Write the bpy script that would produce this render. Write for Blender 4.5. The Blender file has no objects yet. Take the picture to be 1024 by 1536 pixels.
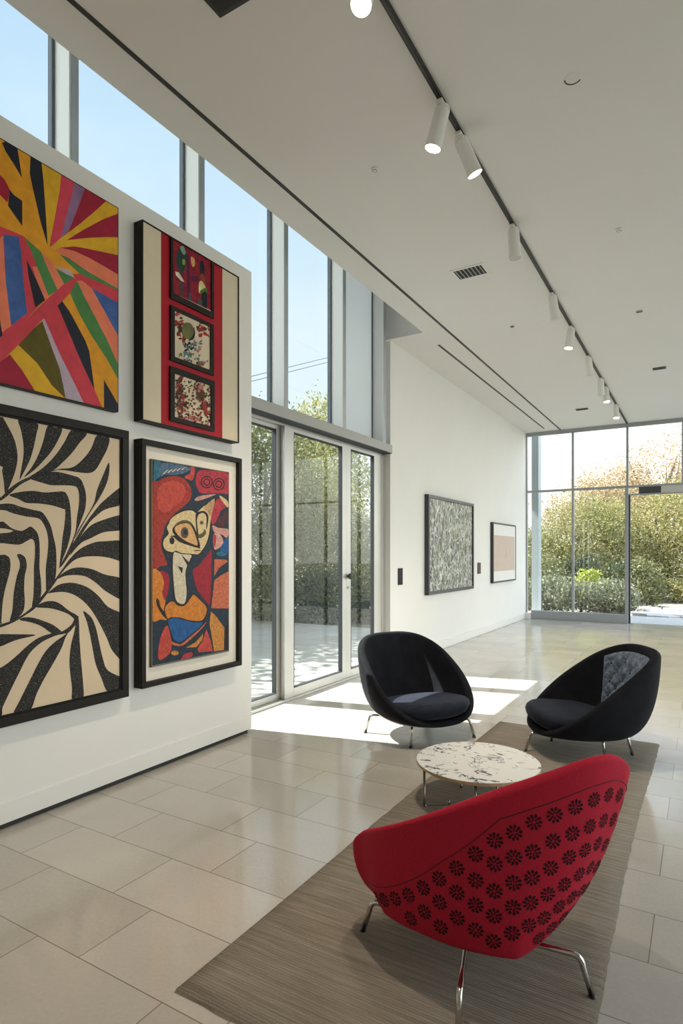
import bpy, bmesh, math, random
import numpy as np
from mathutils import Vector, Matrix

random.seed(7)
RNG = np.random.default_rng(11)
SC = bpy.context.scene
COL = SC.collection
PI = math.pi

# ------------------------------------------------------------------ camera
YAW = math.radians(30.8)
FX = 907.0                      # focal length in pixels of a 1024 x 1536 frame
CAMZ = 1.5
HORIZON = 831.0
FWD = Vector((-math.sin(YAW), math.cos(YAW), 0))
RGT = Vector((math.cos(YAW), math.sin(YAW), 0))
cam_d = bpy.data.cameras.new('camera')
cam_d.sensor_fit = 'HORIZONTAL'
cam_d.sensor_width = 36.0
cam_d.lens = FX / 1024 * 36.0
cam_d.shift_y = (HORIZON - 768) / 1024
cam_d.clip_end = 300
cam = bpy.data.objects.new('camera', cam_d)
cam.location = (0, 0, CAMZ)
cam.rotation_euler = (PI / 2, 0, YAW)
COL.objects.link(cam)
SC.camera = cam


def ray(u, v):
    return FWD + RGT * ((u - 512) / FX) + Vector((0, 0, (HORIZON - v) / FX))


def on_x(u, v, X):
    """point of the plane x = X that the photograph shows at (u, v)"""
    d = ray(u, v)
    return Vector((0, 0, CAMZ)) + d * (X / d.x)


def at_depth(u, v, t):
    return Vector((0, 0, CAMZ)) + ray(u, v) * t


# ------------------------------------------------------------------ helpers
def tag(o, label=None, cat=None, group=None, kind=None):
    if label: o['label'] = label
    if cat: o['category'] = cat
    if group: o['group'] = group
    if kind: o['kind'] = kind
    return o


def empty(name, loc, rz=0.0, label=None, cat=None, group=None, kind=None):
    o = bpy.data.objects.new(name, None)
    o.empty_display_size = 0.1
    COL.objects.link(o)
    o.matrix_world = Matrix.Translation(loc) @ Matrix.Rotation(rz, 4, 'Z')
    return tag(o, label, cat, group, kind)


def world_of(o):
    m = Matrix.Identity(4)
    while o is not None:
        m = Matrix.LocRotScale(o.location, o.rotation_euler, o.scale) @ m
        o = o.parent
    return m


class MB:
    """collects faces, builds ONE mesh object"""
    def __init__(self):
        self.v = []; self.f = []; self.m = []

    def add(self, verts, faces, m=0):
        b = len(self.v)
        self.v.extend([tuple(p) for p in verts])
        for f in faces:
            self.f.append(tuple(b + i for i in f)); self.m.append(m)
        return self

    def box(self, x0, x1, y0, y1, z0, z1, m=0):
        p = [(x0,y0,z0),(x1,y0,z0),(x1,y1,z0),(x0,y1,z0),(x0,y0,z1),(x1,y0,z1),(x1,y1,z1),(x0,y1,z1)]
        return self.add(p, [(0,3,2,1),(4,5,6,7),(0,1,5,4),(1,2,6,5),(2,3,7,6),(3,0,4,7)], m)

    def tube(self, pts, r, n=10, m=0, cap=True):
        pts = [Vector(p) for p in pts]
        rs = r if isinstance(r, (list, tuple)) else [r] * len(pts)
        vs, fs = [], []
        prev = None
        for i, p in enumerate(pts):
            a = pts[max(i - 1, 0)]; b = pts[min(i + 1, len(pts) - 1)]
            t = (b - a).normalized()
            if prev is None:
                ref = Vector((0, 0, 1)) if abs(t.z) < 0.9 else Vector((1, 0, 0))
                s = t.cross(ref).normalized()
            else:
                s = (prev - t * prev.dot(t)).normalized()
            prev = s
            w = t.cross(s)
            for k in range(n):
                an = 2 * PI * k / n
                vs.append(p + (s * math.cos(an) + w * math.sin(an)) * rs[i])
        for i in range(len(pts) - 1):
            for k in range(n):
                fs.append((i*n+k, i*n+(k+1) % n, (i+1)*n+(k+1) % n, (i+1)*n+k))
        if cap:
            fs.append(tuple(range(n - 1, -1, -1)))
            fs.append(tuple((len(pts)-1)*n + k for k in range(n)))
        return self.add(vs, fs, m)

    def lathe(self, prof, c, axis=(0, 0, 1), n=32, m=0, ms=None):
        """prof: (radius, height) pairs along axis from c"""
        a = Vector(axis).normalized(); c = Vector(c)
        ref = Vector((0, 0, 1)) if abs(a.z) < 0.9 else Vector((1, 0, 0))
        s = a.cross(ref).normalized(); w = a.cross(s)
        vs, fs = [], []
        for r, h in prof:
            for k in range(n):
                an = 2 * PI * k / n
                vs.append(c + a * h + (s * math.cos(an) + w * math.sin(an)) * max(r, 1e-5))
        b = len(self.v)
        self.v.extend([tuple(p) for p in vs])
        for i in range(len(prof) - 1):
            for k in range(n):
                self.f.append((b+i*n+k, b+(i+1)*n+k, b+(i+1)*n+(k+1) % n, b+i*n+(k+1) % n))
                self.m.append(ms[i] if ms else m)
        return self

    def build(self, name, mats, parent=None, smooth=False, bevel=0, seg=2, auto=None):
        me = bpy.data.meshes.new(name)
        vs = self.v
        if parent is not None:
            inv = world_of(parent).inverted()
            vs = [tuple(inv @ Vector(p)) for p in vs]
        me.from_pydata(vs, [], self.f)
        mats = mats if isinstance(mats, (list, tuple)) else [mats]
        for mt in mats:
            me.materials.append(mt)
        me.polygons.foreach_set('material_index', self.m)
        if smooth:
            me.polygons.foreach_set('use_smooth', [True] * len(me.polygons))
        me.update()
        o = bpy.data.objects.new(name, me)
        COL.objects.link(o)
        if parent is not None:
            o.parent = parent
        if auto is not None:
            me.polygons.foreach_set('use_smooth', [True] * len(me.polygons))
            bm = bmesh.new(); bm.from_mesh(me)
            for e in bm.edges:
                if len(e.link_faces) == 2 and e.calc_face_angle(0) > math.radians(auto):
                    e.smooth = False
            bm.to_mesh(me); bm.free()
        if bevel:
            md = o.modifiers.new('bevel', 'BEVEL')
            md.width = bevel; md.segments = seg; md.limit_method = 'ANGLE'
        return o


def catmull(pts, closed=True, k=5):
    n = len(pts); out = []
    for i in range(n if closed else n - 1):
        if closed:
            p = [pts[(i + j - 1) % n] for j in range(4)]
        else:
            p = [pts[min(max(i + j - 1, 0), n - 1)] for j in range(4)]
        for s in range(k):
            t = s / k
            out.append(tuple(0.5 * ((2*p[1][a]) + (-p[0][a]+p[2][a])*t + (2*p[0][a]-5*p[1][a]+4*p[2][a]-p[3][a])*t*t
                        + (-p[0][a]+3*p[1][a]-3*p[2][a]+p[3][a])*t**3) for a in range(len(pts[0]))))
    if not closed:
        out.append(tuple(pts[-1]))
    return out


# ------------------------------------------------------------------ materials
def srgb(h):
    if isinstance(h, str):
        h = h.lstrip('#'); h = [int(h[i:i+2], 16) / 255 for i in (0, 2, 4)]
    return tuple(c / 12.92 if c <= 0.04045 else ((c + 0.055) / 1.055) ** 2.4 for c in h) + (1,)


class NT:
    def __init__(self, name):
        self.mat = bpy.data.materials.new(name)
        self.mat.use_nodes = True
        self.t = self.mat.node_tree
        self.t.nodes.clear()
        self.out = self.n('ShaderNodeOutputMaterial')

    def n(self, typ, ins=None, **kw):
        nd = self.t.nodes.new(typ)
        for k, v in kw.items():
            setattr(nd, k, v)
        for k, v in (ins or {}).items():
            self.set(nd, k, v)
        return nd

    def set(self, nd, k, v):
        s = nd.inputs[k]
        if isinstance(v, bpy.types.NodeSocket):
            self.t.links.new(v, s)
        elif isinstance(v, bpy.types.Node):
            self.t.links.new(v.outputs[0], s)
        else:
            s.default_value = v

    def math(self, op, a, b=0.0, c=0.0):
        return self.n('ShaderNodeMath', {0: a, 1: b, 2: c}, operation=op).outputs[0]

    def mix(self, f, a, b, blend='MIX'):
        nd = self.n('ShaderNodeMix', data_type='RGBA', blend_type=blend)
        self.set(nd, 0, f); self.set(nd, 6, a); self.set(nd, 7, b)
        return nd.outputs[2]

    def coords(self, which='Object', scale=(1, 1, 1), loc=(0, 0, 0), rot=(0, 0, 0)):
        tc = self.n('ShaderNodeTexCoord')
        return self.n('ShaderNodeMapping', {'Vector': tc.outputs[which], 'Scale': scale, 'Location': loc, 'Rotation': rot}).outputs[0]

    def noise(self, scale, vec=None, detail=4, rough=0.55, dist=0.0):
        nd = self.n('ShaderNodeTexNoise', {'Scale': scale, 'Detail': detail, 'Roughness': rough, 'Distortion': dist})
        if vec is not None:
            self.set(nd, 'Vector', vec)
        return nd.outputs[0]

    def ramp(self, f, stops):
        nd = self.n('ShaderNodeValToRGB', {'Fac': f})
        els = nd.color_ramp.elements
        while len(els) < len(stops):
            els.new(0.5)
        for e, (p, c) in zip(els, stops):
            e.position = p
            e.color = c if len(c) == 4 else (*c, 1)
        return nd.outputs[0]

    def bsdf(self, color, rough=0.5, metal=0.0, bump=None, bstr=0.2, bdist=0.01, **ins):
        b = self.n('ShaderNodeBsdfPrincipled')
        self.set(b, 'Base Color', color); self.set(b, 'Roughness', rough); self.set(b, 'Metallic', metal)
        for k, v in ins.items():
            self.set(b, k.replace('_', ' '), v)
        if bump is not None:
            bp = self.n('ShaderNodeBump', {'Height': bump, 'Strength': bstr, 'Distance': bdist})
            self.set(b, 'Normal', bp.outputs[0])
        self.t.links.new(b.outputs[0], self.out.inputs[0])
        return self.mat


_cache = {}


def plain(name, col, rough=0.5, metal=0.0, var=0.0, scale=20, bstr=0.0, spec=0.5, **kw):
    kw['Specular_IOR_Level'] = spec
    if name in _cache:
        return _cache[name]
    t = NT(name)
    c = srgb(col) if isinstance(col, str) else (*col[:3], 1)
    if var or bstr:
        nz = t.noise(scale, t.coords())
    cc = c
    if var:
        lo = tuple(max(0, x * (1 - var)) for x in c[:3]) + (1,)
        hi = tuple(min(1, x * (1 + var)) for x in c[:3]) + (1,)
        cc = t.ramp(nz, [(0.3, lo), (0.7, hi)])
    _cache[name] = t.bsdf(cc, rough, metal, nz if bstr else None, bstr, 0.01, **kw)
    return _cache[name]


def emit(name, col, strength):
    t = NT(name)
    e = t.n('ShaderNodeEmission', {'Color': (*col[:3], 1), 'Strength': strength})
    t.t.links.new(e.outputs[0], t.out.inputs[0])
    return t.mat


def glass(name, tint=(0.93, 0.97, 0.96), gloss=1.0):
    """thin architectural pane: straight-through light plus a Fresnel reflection"""
    t = NT(name)
    tr = t.n('ShaderNodeBsdfTransparent', {'Color': (*tint, 1)})
    gl = t.n('ShaderNodeBsdfGlossy', {'Color': (1, 1, 1, 1), 'Roughness': 0.01})
    ge = t.n('ShaderNodeNewGeometry')
    dp = t.n('ShaderNodeVectorMath', {0: ge.outputs['Incoming'], 1: ge.outputs['Normal']}, operation='DOT_PRODUCT').outputs['Value']
    k = t.math('POWER', t.math('SUBTRACT', 1.0, t.math('ABSOLUTE', dp)), 5.0)
    fc = t.math('MULTIPLY', t.math('MULTIPLY_ADD', k, 0.96, 0.04), gloss)
    mx = t.n('ShaderNodeMixShader', {0: fc, 1: tr, 2: gl})
    t.t.links.new(mx.outputs[0], t.out.inputs[0])
    return t.mat


# surfaces of the room
M_WALL = plain('white_plaster', (0.80, 0.79, 0.765), 0.75, var=0.015, scale=1.5)
M_CEIL = plain('ceiling_paint', (0.78, 0.765, 0.74), 0.85, var=0.01, scale=1.0)
M_SKIRT = plain('skirting_paint', (0.80, 0.79, 0.76), 0.5)
M_SLOT = plain('dark_slot', (0.03, 0.03, 0.028), 0.5)
M_TRACK = plain('track_black', (0.025, 0.022, 0.02), 0.35, metal=0.6)
M_ALU = plain('anodised_aluminium', (0.50, 0.49, 0.465), 0.38, metal=0.55, var=0.05, scale=3)
M_ALUD = plain('dark_aluminium', (0.36, 0.37, 0.385), 0.4, metal=0.4)
M_FIN = plain('fin_lit', (0.88, 0.89, 0.90), 0.5)  # side of the fins facing the sky, its light put into the colour
M_FIN_SHADED = plain('fin_shaded', (0.42, 0.45, 0.48), 0.45, metal=0.3)  # room side of the fins, its shade put into the colour
M_GLASS = glass('clear_glass', gloss=.45)
M_GLASSE = glass('end_glass', (0.95, 0.97, 0.96), 0.7)
M_CHROME = plain('chrome', (0.55, 0.53, 0.50), 0.16, metal=1.0)
M_BLACK = plain('black_plastic', (0.02, 0.02, 0.02), 0.4)
M_LAMP = plain('lamp_white', (0.78, 0.77, 0.74), 0.45)
M_MULL = plain('mullion_blue_grey', (0.10, 0.12, 0.145), 0.5, metal=0.2)
M_GASKET = plain('glazing_gasket', (0.03, 0.035, 0.04), 0.6)


def floor_mat():
    t = NT('limestone_tiles')
    co = t.coords('Object', loc=(0.17, -0.03, 0))
    br = t.n('ShaderNodeTexBrick', {'Vector': co, 'Color1': (0.0, 0, 0, 1), 'Color2': (1, 1, 1, 1), 'Mortar': (0.5, 0.5, 0.5, 1),
             'Scale': 1.0, 'Mortar Size': 0.0022, 'Mortar Smooth': 0.1, 'Bias': 0.0, 'Brick Width': 0.69, 'Row Height': 0.35},
             offset=0.64, offset_frequency=2, squash=1.0)
    mort = br.outputs['Fac']
    cloud = t.noise(2.2, t.coords('Object', scale=(1, 1.6, 1)), 6, 0.6, 0.4)
    fine = t.noise(60, t.coords(), 4)
    per = t.ramp(br.outputs['Color'], [(0.0, (0.475, 0.44, 0.39)), (0.5, (0.525, 0.49, 0.44)), (1.0, (0.565, 0.53, 0.48))])
    c = t.mix(0.4, per, t.ramp(cloud, [(0.25, (0.74, 0.72, 0.69)), (0.75, (1.0, 1.0, 1.0))]), 'MULTIPLY')
    c = t.mix(0.10, c, t.ramp(fine, [(0.3, (0.3, 0.27, 0.22)), (0.7, (0.7, 0.66, 0.6))]))
    c = t.mix(mort, c, (0.21, 0.18, 0.145, 1))
    rg = t.n('ShaderNodeMapRange', {0: cloud, 1: 0.3, 2: 0.7, 3: 0.09, 4: 0.17}).outputs[0]
    hb = t.math('ADD', t.math('MULTIPLY', mort, -1.0), t.math('MULTIPLY', cloud, 0.25))
    return t.bsdf(c, rg, 0, hb, 0.10, 0.004, IOR=1.62)


M_FLOOR = floor_mat()
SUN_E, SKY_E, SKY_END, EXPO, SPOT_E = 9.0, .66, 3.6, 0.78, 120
# ------------------------------------------------------------------ the room
CZ = 4.32            # ceiling
XP = -3.26           # face of the gallery partition
XW = -3.54           # face of the white wall beyond the doors
XG = -3.68           # glazing line of the doors and the clerestory
YE = 14.4            # end glazing
XR, YB = 4.6, -4.2   # right and back walls (out of the picture)


def struct(mb, name, mats, label, cat, bevel=0, **kw):
    return tag(mb.build(name, mats, bevel=bevel, **kw), label, cat, kind='structure')


struct(MB().box(-3.95, XR, YB, YE + 0.12, -0.12, 0), 'floor', M_FLOOR,
       'polished beige limestone floor laid in long rectangular tiles', 'floor')
c_ = MB().box(-3.05, XR + .2, YB - .2, YE + 0.15, CZ, CZ + 1.0)
c_.box(XW - .2, -3.05, 7.15, YE + 0.15, CZ, CZ + 1.0)
c_.box(XG - .25, -3.05, YB - .2, 7.15, CZ + 0.98, CZ + 1.0)
struct(c_, 'ceiling', M_CEIL, 'smooth white ceiling with a raised slot along the high windows', 'ceiling')
struct(MB().box(XW - .22, XW, 7.24, YE + .1, 0, CZ + .3).box(XW - .22, XW, 7.2, 7.24, 0, CZ + .98), 'wall_left', M_WALL,
       'plain white wall beyond the sliding doors carrying two framed pictures', 'wall')
w_ = MB().box(XP - .36, XP, YB, 3.99, 0.035, 3.877)
struct(w_, 'wall_partition', M_WALL, 'freestanding white gallery wall hung with four large artworks', 'wall', bevel=.004)
struct(MB().box(XP - .33, XP - .02, YB, 3.96, 0.0, 0.036), 'trim_1', M_SLOT,
       'black shadow gap along the foot of the gallery wall', 'trim')
struct(MB().box(XP - .005, XP + .012, YB, 3.97, 0.036, 0.152), 'baseboard_partition', M_SKIRT,
       'white baseboard above the black shadow gap of the gallery wall', 'baseboard', bevel=.003)
struct(MB().box(XW - .01, XW + .025, 7.26, YE - .25, 0.015, 0.135).box(XW - .01, XW + .015, 7.26, YE - .25, 0, 0.015), 'baseboard_left', M_SKIRT,
       'white baseboard along the plain wall beyond the doors', 'baseboard', bevel=.003)
struct(MB().box(XR, XR + .2, YB, 1.0, 0, CZ).box(XR, XR + .2, 1.0, YE, 0, .25).box(XR, XR + .2, 1.0, YE, 4.15, CZ), 'wall_right', M_WALL,
       'white wall on the right side of the room with an added long window', 'wall')
w3 = empty('window_added', (XR, 9, .25), 0, 'long unseen window added in the right wall for daylight', 'window', kind='structure')  # unseen window, added to bring more daylight into the room
for k in range(10):
    y = 1.0 + (YE - 1.0) * k / 9
    MB().box(XR + .02, XR + .12, y - .03, y + .03, .25, 4.15).build('mullion', M_ALUD, w3)
    if k < 9:
        MB().box(XR + .06, XR + .072, y + .03, 1.0 + (YE - 1.0) * (k + 1) / 9 - .03, .25, 4.15).build('pane', M_GLASSE, w3)
struct(MB().box(XG - .3, XR + .2, YB - .2, YB, 0, CZ + 1), 'wall_back', M_WALL, 'white wall at the near end of the room', 'wall')

# ceiling slots
struct(MB().box(-2.775, -2.745, YB, YE - .06, CZ - .004, CZ + .002), 'trim_2', M_SLOT,
       'long thin dark slot in the ceiling running the whole room', 'trim')
struct(MB().box(-3.065, -3.035, 7.67, 14.0, CZ - .004, CZ + .002), 'trim_3', M_SLOT,
       'shorter thin dark slot in the ceiling nearest the white wall', 'trim')

# ---- sliding doors: door_1
dr = empty('door_1', (XG, 5.6, 0), 0, 'tall aluminium framed glass sliding doors beside the gallery wall', 'door', kind='structure')
fr = MB()
fr.box(XG - .07, XG + .03, 3.0, 7.24, 2.86, 2.95)
fr.box(XG - .05, XG + .045, 3.0, 7.24, 2.80, 2.865)
fr.box(XG - .07, XG + .06, 7.10, 7.24, 0, 2.80)            # right jamb
fr.box(XG - .07, XG + .07, 3.0, 7.24, 0.0, 0.025)          # threshold
fr.build('door_frame', M_ALU, dr, bevel=.003)
MB().box(XG - .07, XG + .17, 3.0, 7.2, 2.832, 2.94).build('head_beam', plain('beam_grey', (.36, .355, .34), .45, metal=.35), dr, bevel=.004)
MB().box(XG + .03, XG + .166, 3.0, 7.2, 2.824, 2.832).build('gasket', M_GASKET, dr)


def leaf(y0, y1, off, lw=.10, rw=.10, top=2.76, bot=.115, name='door_panel'):
    m = MB()
    x0, x1 = XG + off - .025, XG + off + .025
    m.box(x0, x1, y0, y0 + lw, .025, 2.80).box(x0, x1, y1 - rw, y1, .025, 2.80)
    m.box(x0, x1, y0 + lw, y1 - rw, .025, bot).box(x0, x1, y0 + lw, y1 - rw, top, 2.80)
    o = m.build(name, M_ALU, dr, bevel=.003)
    MB().box(XG + off - .004, XG + off + .004, y0 + lw, y1 - rw, bot, top).build('pane', M_GLASS, o)
    g = MB()
    for a, b in ((y0 + lw, y0 + lw + .008), (y1 - rw - .008, y1 - rw)):
        g.box(x0 - .001, x1 + .001, a, b, bot, top)
    g.box(x0 - .001, x1 + .001, y0 + lw, y1 - rw, top - .008, top)
    g.box(x0 - .001, x1 + .001, y0 + lw, y1 - rw, bot, bot + .008)
    g.build('gasket', M_GASKET, o)
    return o


leaf(3.2, 5.0, -.03, .1, .10, 2.76, .09)
leaf(4.96, 6.20, .03, .16, .10)
l3 = leaf(6.20, 7.10, .03, .10, .20)
hd = MB().lathe([(0, 0), (.012, 0), (.012, .02), (.034, .022), (.036, .034), (.026, .05), (0, .053)], (XG + .055, 6.225, 1.235), (1, 0, 0), 24)
hd.lathe([(.016, 0), (.016, .006)], (XG + .054, 6.225, 1.10), (1, 0, 0), 16)
hd.build('door_knob', M_BLACK, dr, smooth=True)

# ---- clerestory: window_2
wn = empty('window_1', (XG, 5, 3.05), 0, 'high strip of clear windows above the gallery wall and sliding doors', 'window', kind='structure')
YS = [YB, -2.26, -1.08, .10, 1.28, 2.46, 3.63, 4.80, 5.93, 6.95]
for i, y in enumerate(YS):
    if i and i < 10:
        MB().box(XG - .02, XG + .16, y, y + .012, 2.94, CZ + .97).box(XG - .02, XG + .165, y + .012, y + .068, 2.94, CZ + .97, 1).build(
            'fin', [M_FIN, M_FIN_SHADED], wn)
        MB().box(XG - .03, XG + .012, y - .022, y - .004, 2.94, CZ + .97).build('mullion', M_MULL, wn)
frost = NT('frosted_glass')
_tl = frost.n('ShaderNodeBsdfTranslucent', {'Color': (0.93, 0.96, 0.98, 1)})
_df = frost.n('ShaderNodeBsdfDiffuse', {'Color': (0.88, 0.90, 0.91, 1)})
_mx = frost.n('ShaderNodeMixShader', {0: .3, 1: _tl.outputs[0], 2: _df.outputs[0]})
frost.t.links.new(_mx.outputs[0], frost.out.inputs[0])
M_FROST = frost.mat
for i in range(len(YS)):
    y0 = YS[i] + (.07 if i else 0); y1 = YS[i + 1] - .028 if i < len(YS) - 1 else 7.22
    MB().box(XG - .006, XG + .006, y0, y1, 2.945, CZ + .97).build('pane', M_FROST if i >= 8 else M_GLASS, wn)
MB().box(XG - .06, XG + .02, 3.0, 7.2, 2.94, 2.952).build('window_sill', M_ALUD, wn)
struct(MB().box(XG - .2, XG, YB, 3.0, 0, 2.94), 'wall_outer', M_WALL, 'outer white wall below the high windows, behind the gallery wall', 'wall')

# roof, plus an unseen upper wall and canopy added to block clerestory sun
struct(MB().box(XG - .26, XR + .2, YB - .2, YE + .3, CZ + 1.0, CZ + 1.2).box(-3.4, -3.1, YB - .2, YE + .3, CZ + 1.2, 9.9)
       .box(-8.93, -2.9, YB - 8, YE + 1.5, 9.9, 10.1), 'roof', M_WALL, 'building roof with an added unseen canopy blocking sun from the high windows', 'roof')

# ---- end glazing: window_2
we = empty('window_2', (-1, YE, 0), 0, 'full height grey framed end window looking onto the garden', 'window', kind='structure')
XM = [XW, -2.50, -1.385, -.34, .72, 1.8, 2.9, 4.0]
f = MB()
f.box(XW, XR, YE - .05, YE + .05, CZ - .075, CZ)           # head
f.box(XW, XW + .03, YE - .05, YE + .05, 0, CZ - .07)
f.build('head_rail', M_ALUD, we)
for k, x in enumerate(XM[1:]):
    low = .20 if k == 0 else (2.78 if k in (2, 3) else 0)
    if k in (2,):
        low = 2.95
    MB().box(x - .022, x + .022, YE - .05, YE + .05, low, CZ - .07).build('mullion', M_ALUD, we)
MB().box(XW + .03, XR, YE - .045, YE + .045, 2.93, 2.975).build('transom', M_ALUD, we)
MB().box(XW + .13, -1.37, YE - .09, YE + .06, 0, .19).build('window_sill', M_ALUD, we, bevel=.004)
MB().box(XW, XW + .13, YE - .22, YE + .06, 0, .135).build('sill_block', M_SKIRT, we, bevel=.004)
for k in range(len(XM)):
    x0 = XM[k] + .022; x1 = XM[k + 1] - .022 if k + 1 < len(XM) else XR
    MB().box(x0, x1, YE - .006, YE + .006, 2.975, CZ - .075).build('pane', M_GLASSE, we)
    if k in (0, 1):
        MB().box(x0, x1, YE - .006, YE + .006, .19, 2.93).build('pane', M_GLASSE, we)
    if k >= 4:
        MB().box(x0, x1, YE - .006, YE + .006, .0, 2.93).build('pane', M_GLASSE, we)
# open doorway in the end glazing
d2 = empty('door_2', (-.3, YE, 0), 0, 'open garden doorway in the grey framed end window', 'door', kind='structure')
MB().box(-1.385 - .045, -1.385 + .02, YE - .08, YE + .08, 0, 2.93).build('door_post', M_ALUD, d2, bevel=.003)
MB().box(-1.385 + .02, -1.33, YE - .03, YE + .06, 0, 2.78).build('door_jamb', M_GASKET, d2)
MB().box(.70, .76, YE - .06, YE + .06, 0, 2.93).build('door_post', M_ALUD, d2, bevel=.003)
MB().box(-1.36, .70, YE - .05, YE + .05, 2.765, 2.79).build('door_head', M_ALUD, d2)
MB().box(-1.36, -1.16, YE - .006, YE + .006, 2.79, 2.93).build('pane', M_GLASSE, d2)
MB().box(-1.16, -.74, YE - .06, YE + .05, 2.79, 2.93).build('closer_box', plain('closer_dark', (.05, .055, .06), .4), d2)
MB().box(-.74, .70, YE - .055, YE + .05, 2.79, 2.93).build('header_panel', plain('header_pale', (.52, .52, .50), .5), d2)
# ------------------------------------------------------------------ artworks
def clip(poly, umin, umax, vmin, vmax):
    def cut(p, a, lim, sgn):
        out = []
        for i in range(len(p)):
            c, n = p[i], p[(i + 1) % len(p)]
            ci, ni = sgn * (c[a] - lim) <= 0, sgn * (n[a] - lim) <= 0
            if ci: out.append(c)
            if ci != ni:
                s = (lim - c[a]) / (n[a] - c[a])
                out.append((c[0] + s * (n[0] - c[0]), c[1] + s * (n[1] - c[1])))
        return out
    for a, lim, sgn in ((0, umax, 1), (0, umin, -1), (1, vmax, 1), (1, vmin, -1)):
        poly = cut(poly, a, lim, sgn)
        if len(poly) < 3: return []
    return poly


def ell(cx, cy, rx, ry, n=18, rot=0.0):
    return [(cx + rx*math.cos(a)*math.cos(rot) - ry*math.sin(a)*math.sin(rot), cy + rx*math.cos(a)*math.sin(rot) + ry*math.sin(a)*math.cos(rot))
            for a in (2*PI*k/n for k in range(n))]


class Canvas:
    """painted areas on the plane x = X, kept inside a rectangle of that plane"""
    def __init__(self, X, y0, y1, z0, z1, base):
        self.X = X; self.r = (y0, y1, z0, z1); self.mb = MB(); self.mats = [base]; self.k = 0
        self.mb.add([(X, y0, z0), (X, y1, z0), (X, y1, z1), (X, y0, z1)], [(0, 1, 2, 3)], 0)

    def put(self, mat, yz, smooth=False):
        if smooth:
            yz = catmull(yz, True, 4)
        yz = clip(yz, *self.r[:2], *self.r[2:])
        q = []
        for p in yz:
            if not q or (p[0]-q[-1][0])**2 + (p[1]-q[-1][1])**2 > 1e-8:
                q.append(p)
        if len(q) < 3: return
        area = sum(q[i][0]*q[(i+1) % len(q)][1] - q[(i+1) % len(q)][0]*q[i][1] for i in range(len(q)))
        if area < 0: q.reverse()
        if mat not in self.mats: self.mats.append(mat)
        self.k += 1
        x = self.X + 0.00002 * self.k
        self.mb.add([(x, a, b) for a, b in q], [tuple(range(len(q)))], self.mats.index(mat))

    def px(self, mat, pts, frame, smooth=False):
        u0, v0, s = frame
        q = []
        for a, b in pts:
            w = on_x(u0 + a / s, v0 + b / s, self.X)
            q.append((w.y, w.z))
        self.put(mat, q, smooth)

    def build(self, name, parent):
        return self.mb.build(name, self.mats, parent)


def frame4(X0, X1, y0, y1, z0, z1, w):
    m = MB()
    m.box(X0, X1, y0, y1, z0, z0 + w).box(X0, X1, y0, y1, z1 - w, z1)
    m.box(X0, X1, y0, y0 + w, z0 + w, z1 - w).box(X0, X1, y1 - w, y1, z0 + w, z1 - w)
    return m


def pnt(name, col, var=.12, rough=.55, scale=14):
    return plain('paint_' + name, col, rough, var=var, scale=scale, bstr=.08, spec=.2)


M_FRAME = plain('black_frame', (.013, .011, .010), .55, var=.2, scale=30, spec=.22)

# ---- A: rays of colour, unframed canvas
A_X = XP + .045
_a, _b = on_x(176.6, 312.5, A_X), on_x(176.6, 616.5, A_X)
Y1, ZT, ZB = _a.y, _a.z, _b.z
ra = empty('abstract_painting', (XP, 2.0, ZB), 0, 'unframed canvas of bursting coloured rays above the black and white leaf picture', 'painting')
rose = pnt('rose', '#c9404d'); crim = pnt('crimson', '#9c1f38'); yel = pnt('yellow', '#d9a829'); ora = pnt('orange', '#dc9827')
ink = pnt('ink', '#20232f', .2); mauve = pnt('mauve', '#8c6a8e', .2); salm = pnt('salmon', '#e27c5c'); grn = pnt('green', '#4d7f47')
blu = pnt('blue', '#3f5f9a', .2); oli = pnt('olive', '#5a5017', .2); lav = pnt('lavender', '#b6a4b4'); pink = pnt('pink', '#cf4458')
cv = Canvas(A_X, 1.30, Y1, ZB, ZT, ora)
A1 = (0, 190, 5.39); A2 = (0, 400, 5.39)
P = cv.px
E = -900       # paint beyond the left edge of the photograph
P(rose, [(E,805),(0,805),(100,845),(190,885),(250,960),(390,1366),(200,1572),(0,1712),(E,2400)], A1)
P(ink, [(15,130),(60,115),(140,170),(155,260),(178,415),(110,300),(45,200)], A1)
P(crim, [(E,-300),(-300,150),(0,390),(40,430),(80,510),(60,615),(0,550),(-300,250)], A1)
P(ink, [(80,510),(110,550),(180,600),(180,805),(65,640),(70,570)], A1)
P(ink, [(248,215),(332,270),(350,420),(370,700),(385,960),(330,780),(270,520),(240,380)], A1)
P(yel, [(332,270),(500,360),(480,530),(440,750),(400,960),(385,950),(370,700),(350,420)], A1)
P(pink, [(500,350),(605,420),(580,560),(540,720),(490,900),(410,970),(400,960),(440,750),(480,530)], A1)
P(mauve, [(605,420),(695,480),(650,600),(590,760),(545,860),(490,910),(530,740),(580,560)], A1)
P(crim, [(695,470),(880,590),(760,690),(640,790),(545,865),(590,760),(650,600)], A1)
P(yel, [(870,590),(970,640),(970,695),(860,740),(720,810),(600,870),(540,918),(410,985),(500,895),(640,790),(760,690)], A1)
P(crim, [(970,695),(970,895),(840,893),(700,900),(540,918),(680,830),(830,750)], A1)
P(yel, [(970,895),(970,1042),(840,1015),(700,985),(560,972),(440,995),(410,985),(540,918),(700,900),(840,893)], A1)
P(crim, [(970,1042),(970,1205),(860,1140),(720,1060),(600,1005),(490,978),(600,968),(700,985),(840,1015)], A1)
P(salm, [(970,1205),(970,1320),(840,1250),(700,1170),(580,1080),(440,1000),(490,978),(600,1005),(720,1060),(860,1140)], A1)
P(grn, [(970,1320),(970,1340),(870,1300),(700,1220),(580,1150),(480,1030),(560,1065),(700,1165),(840,1245)], A1)
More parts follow.
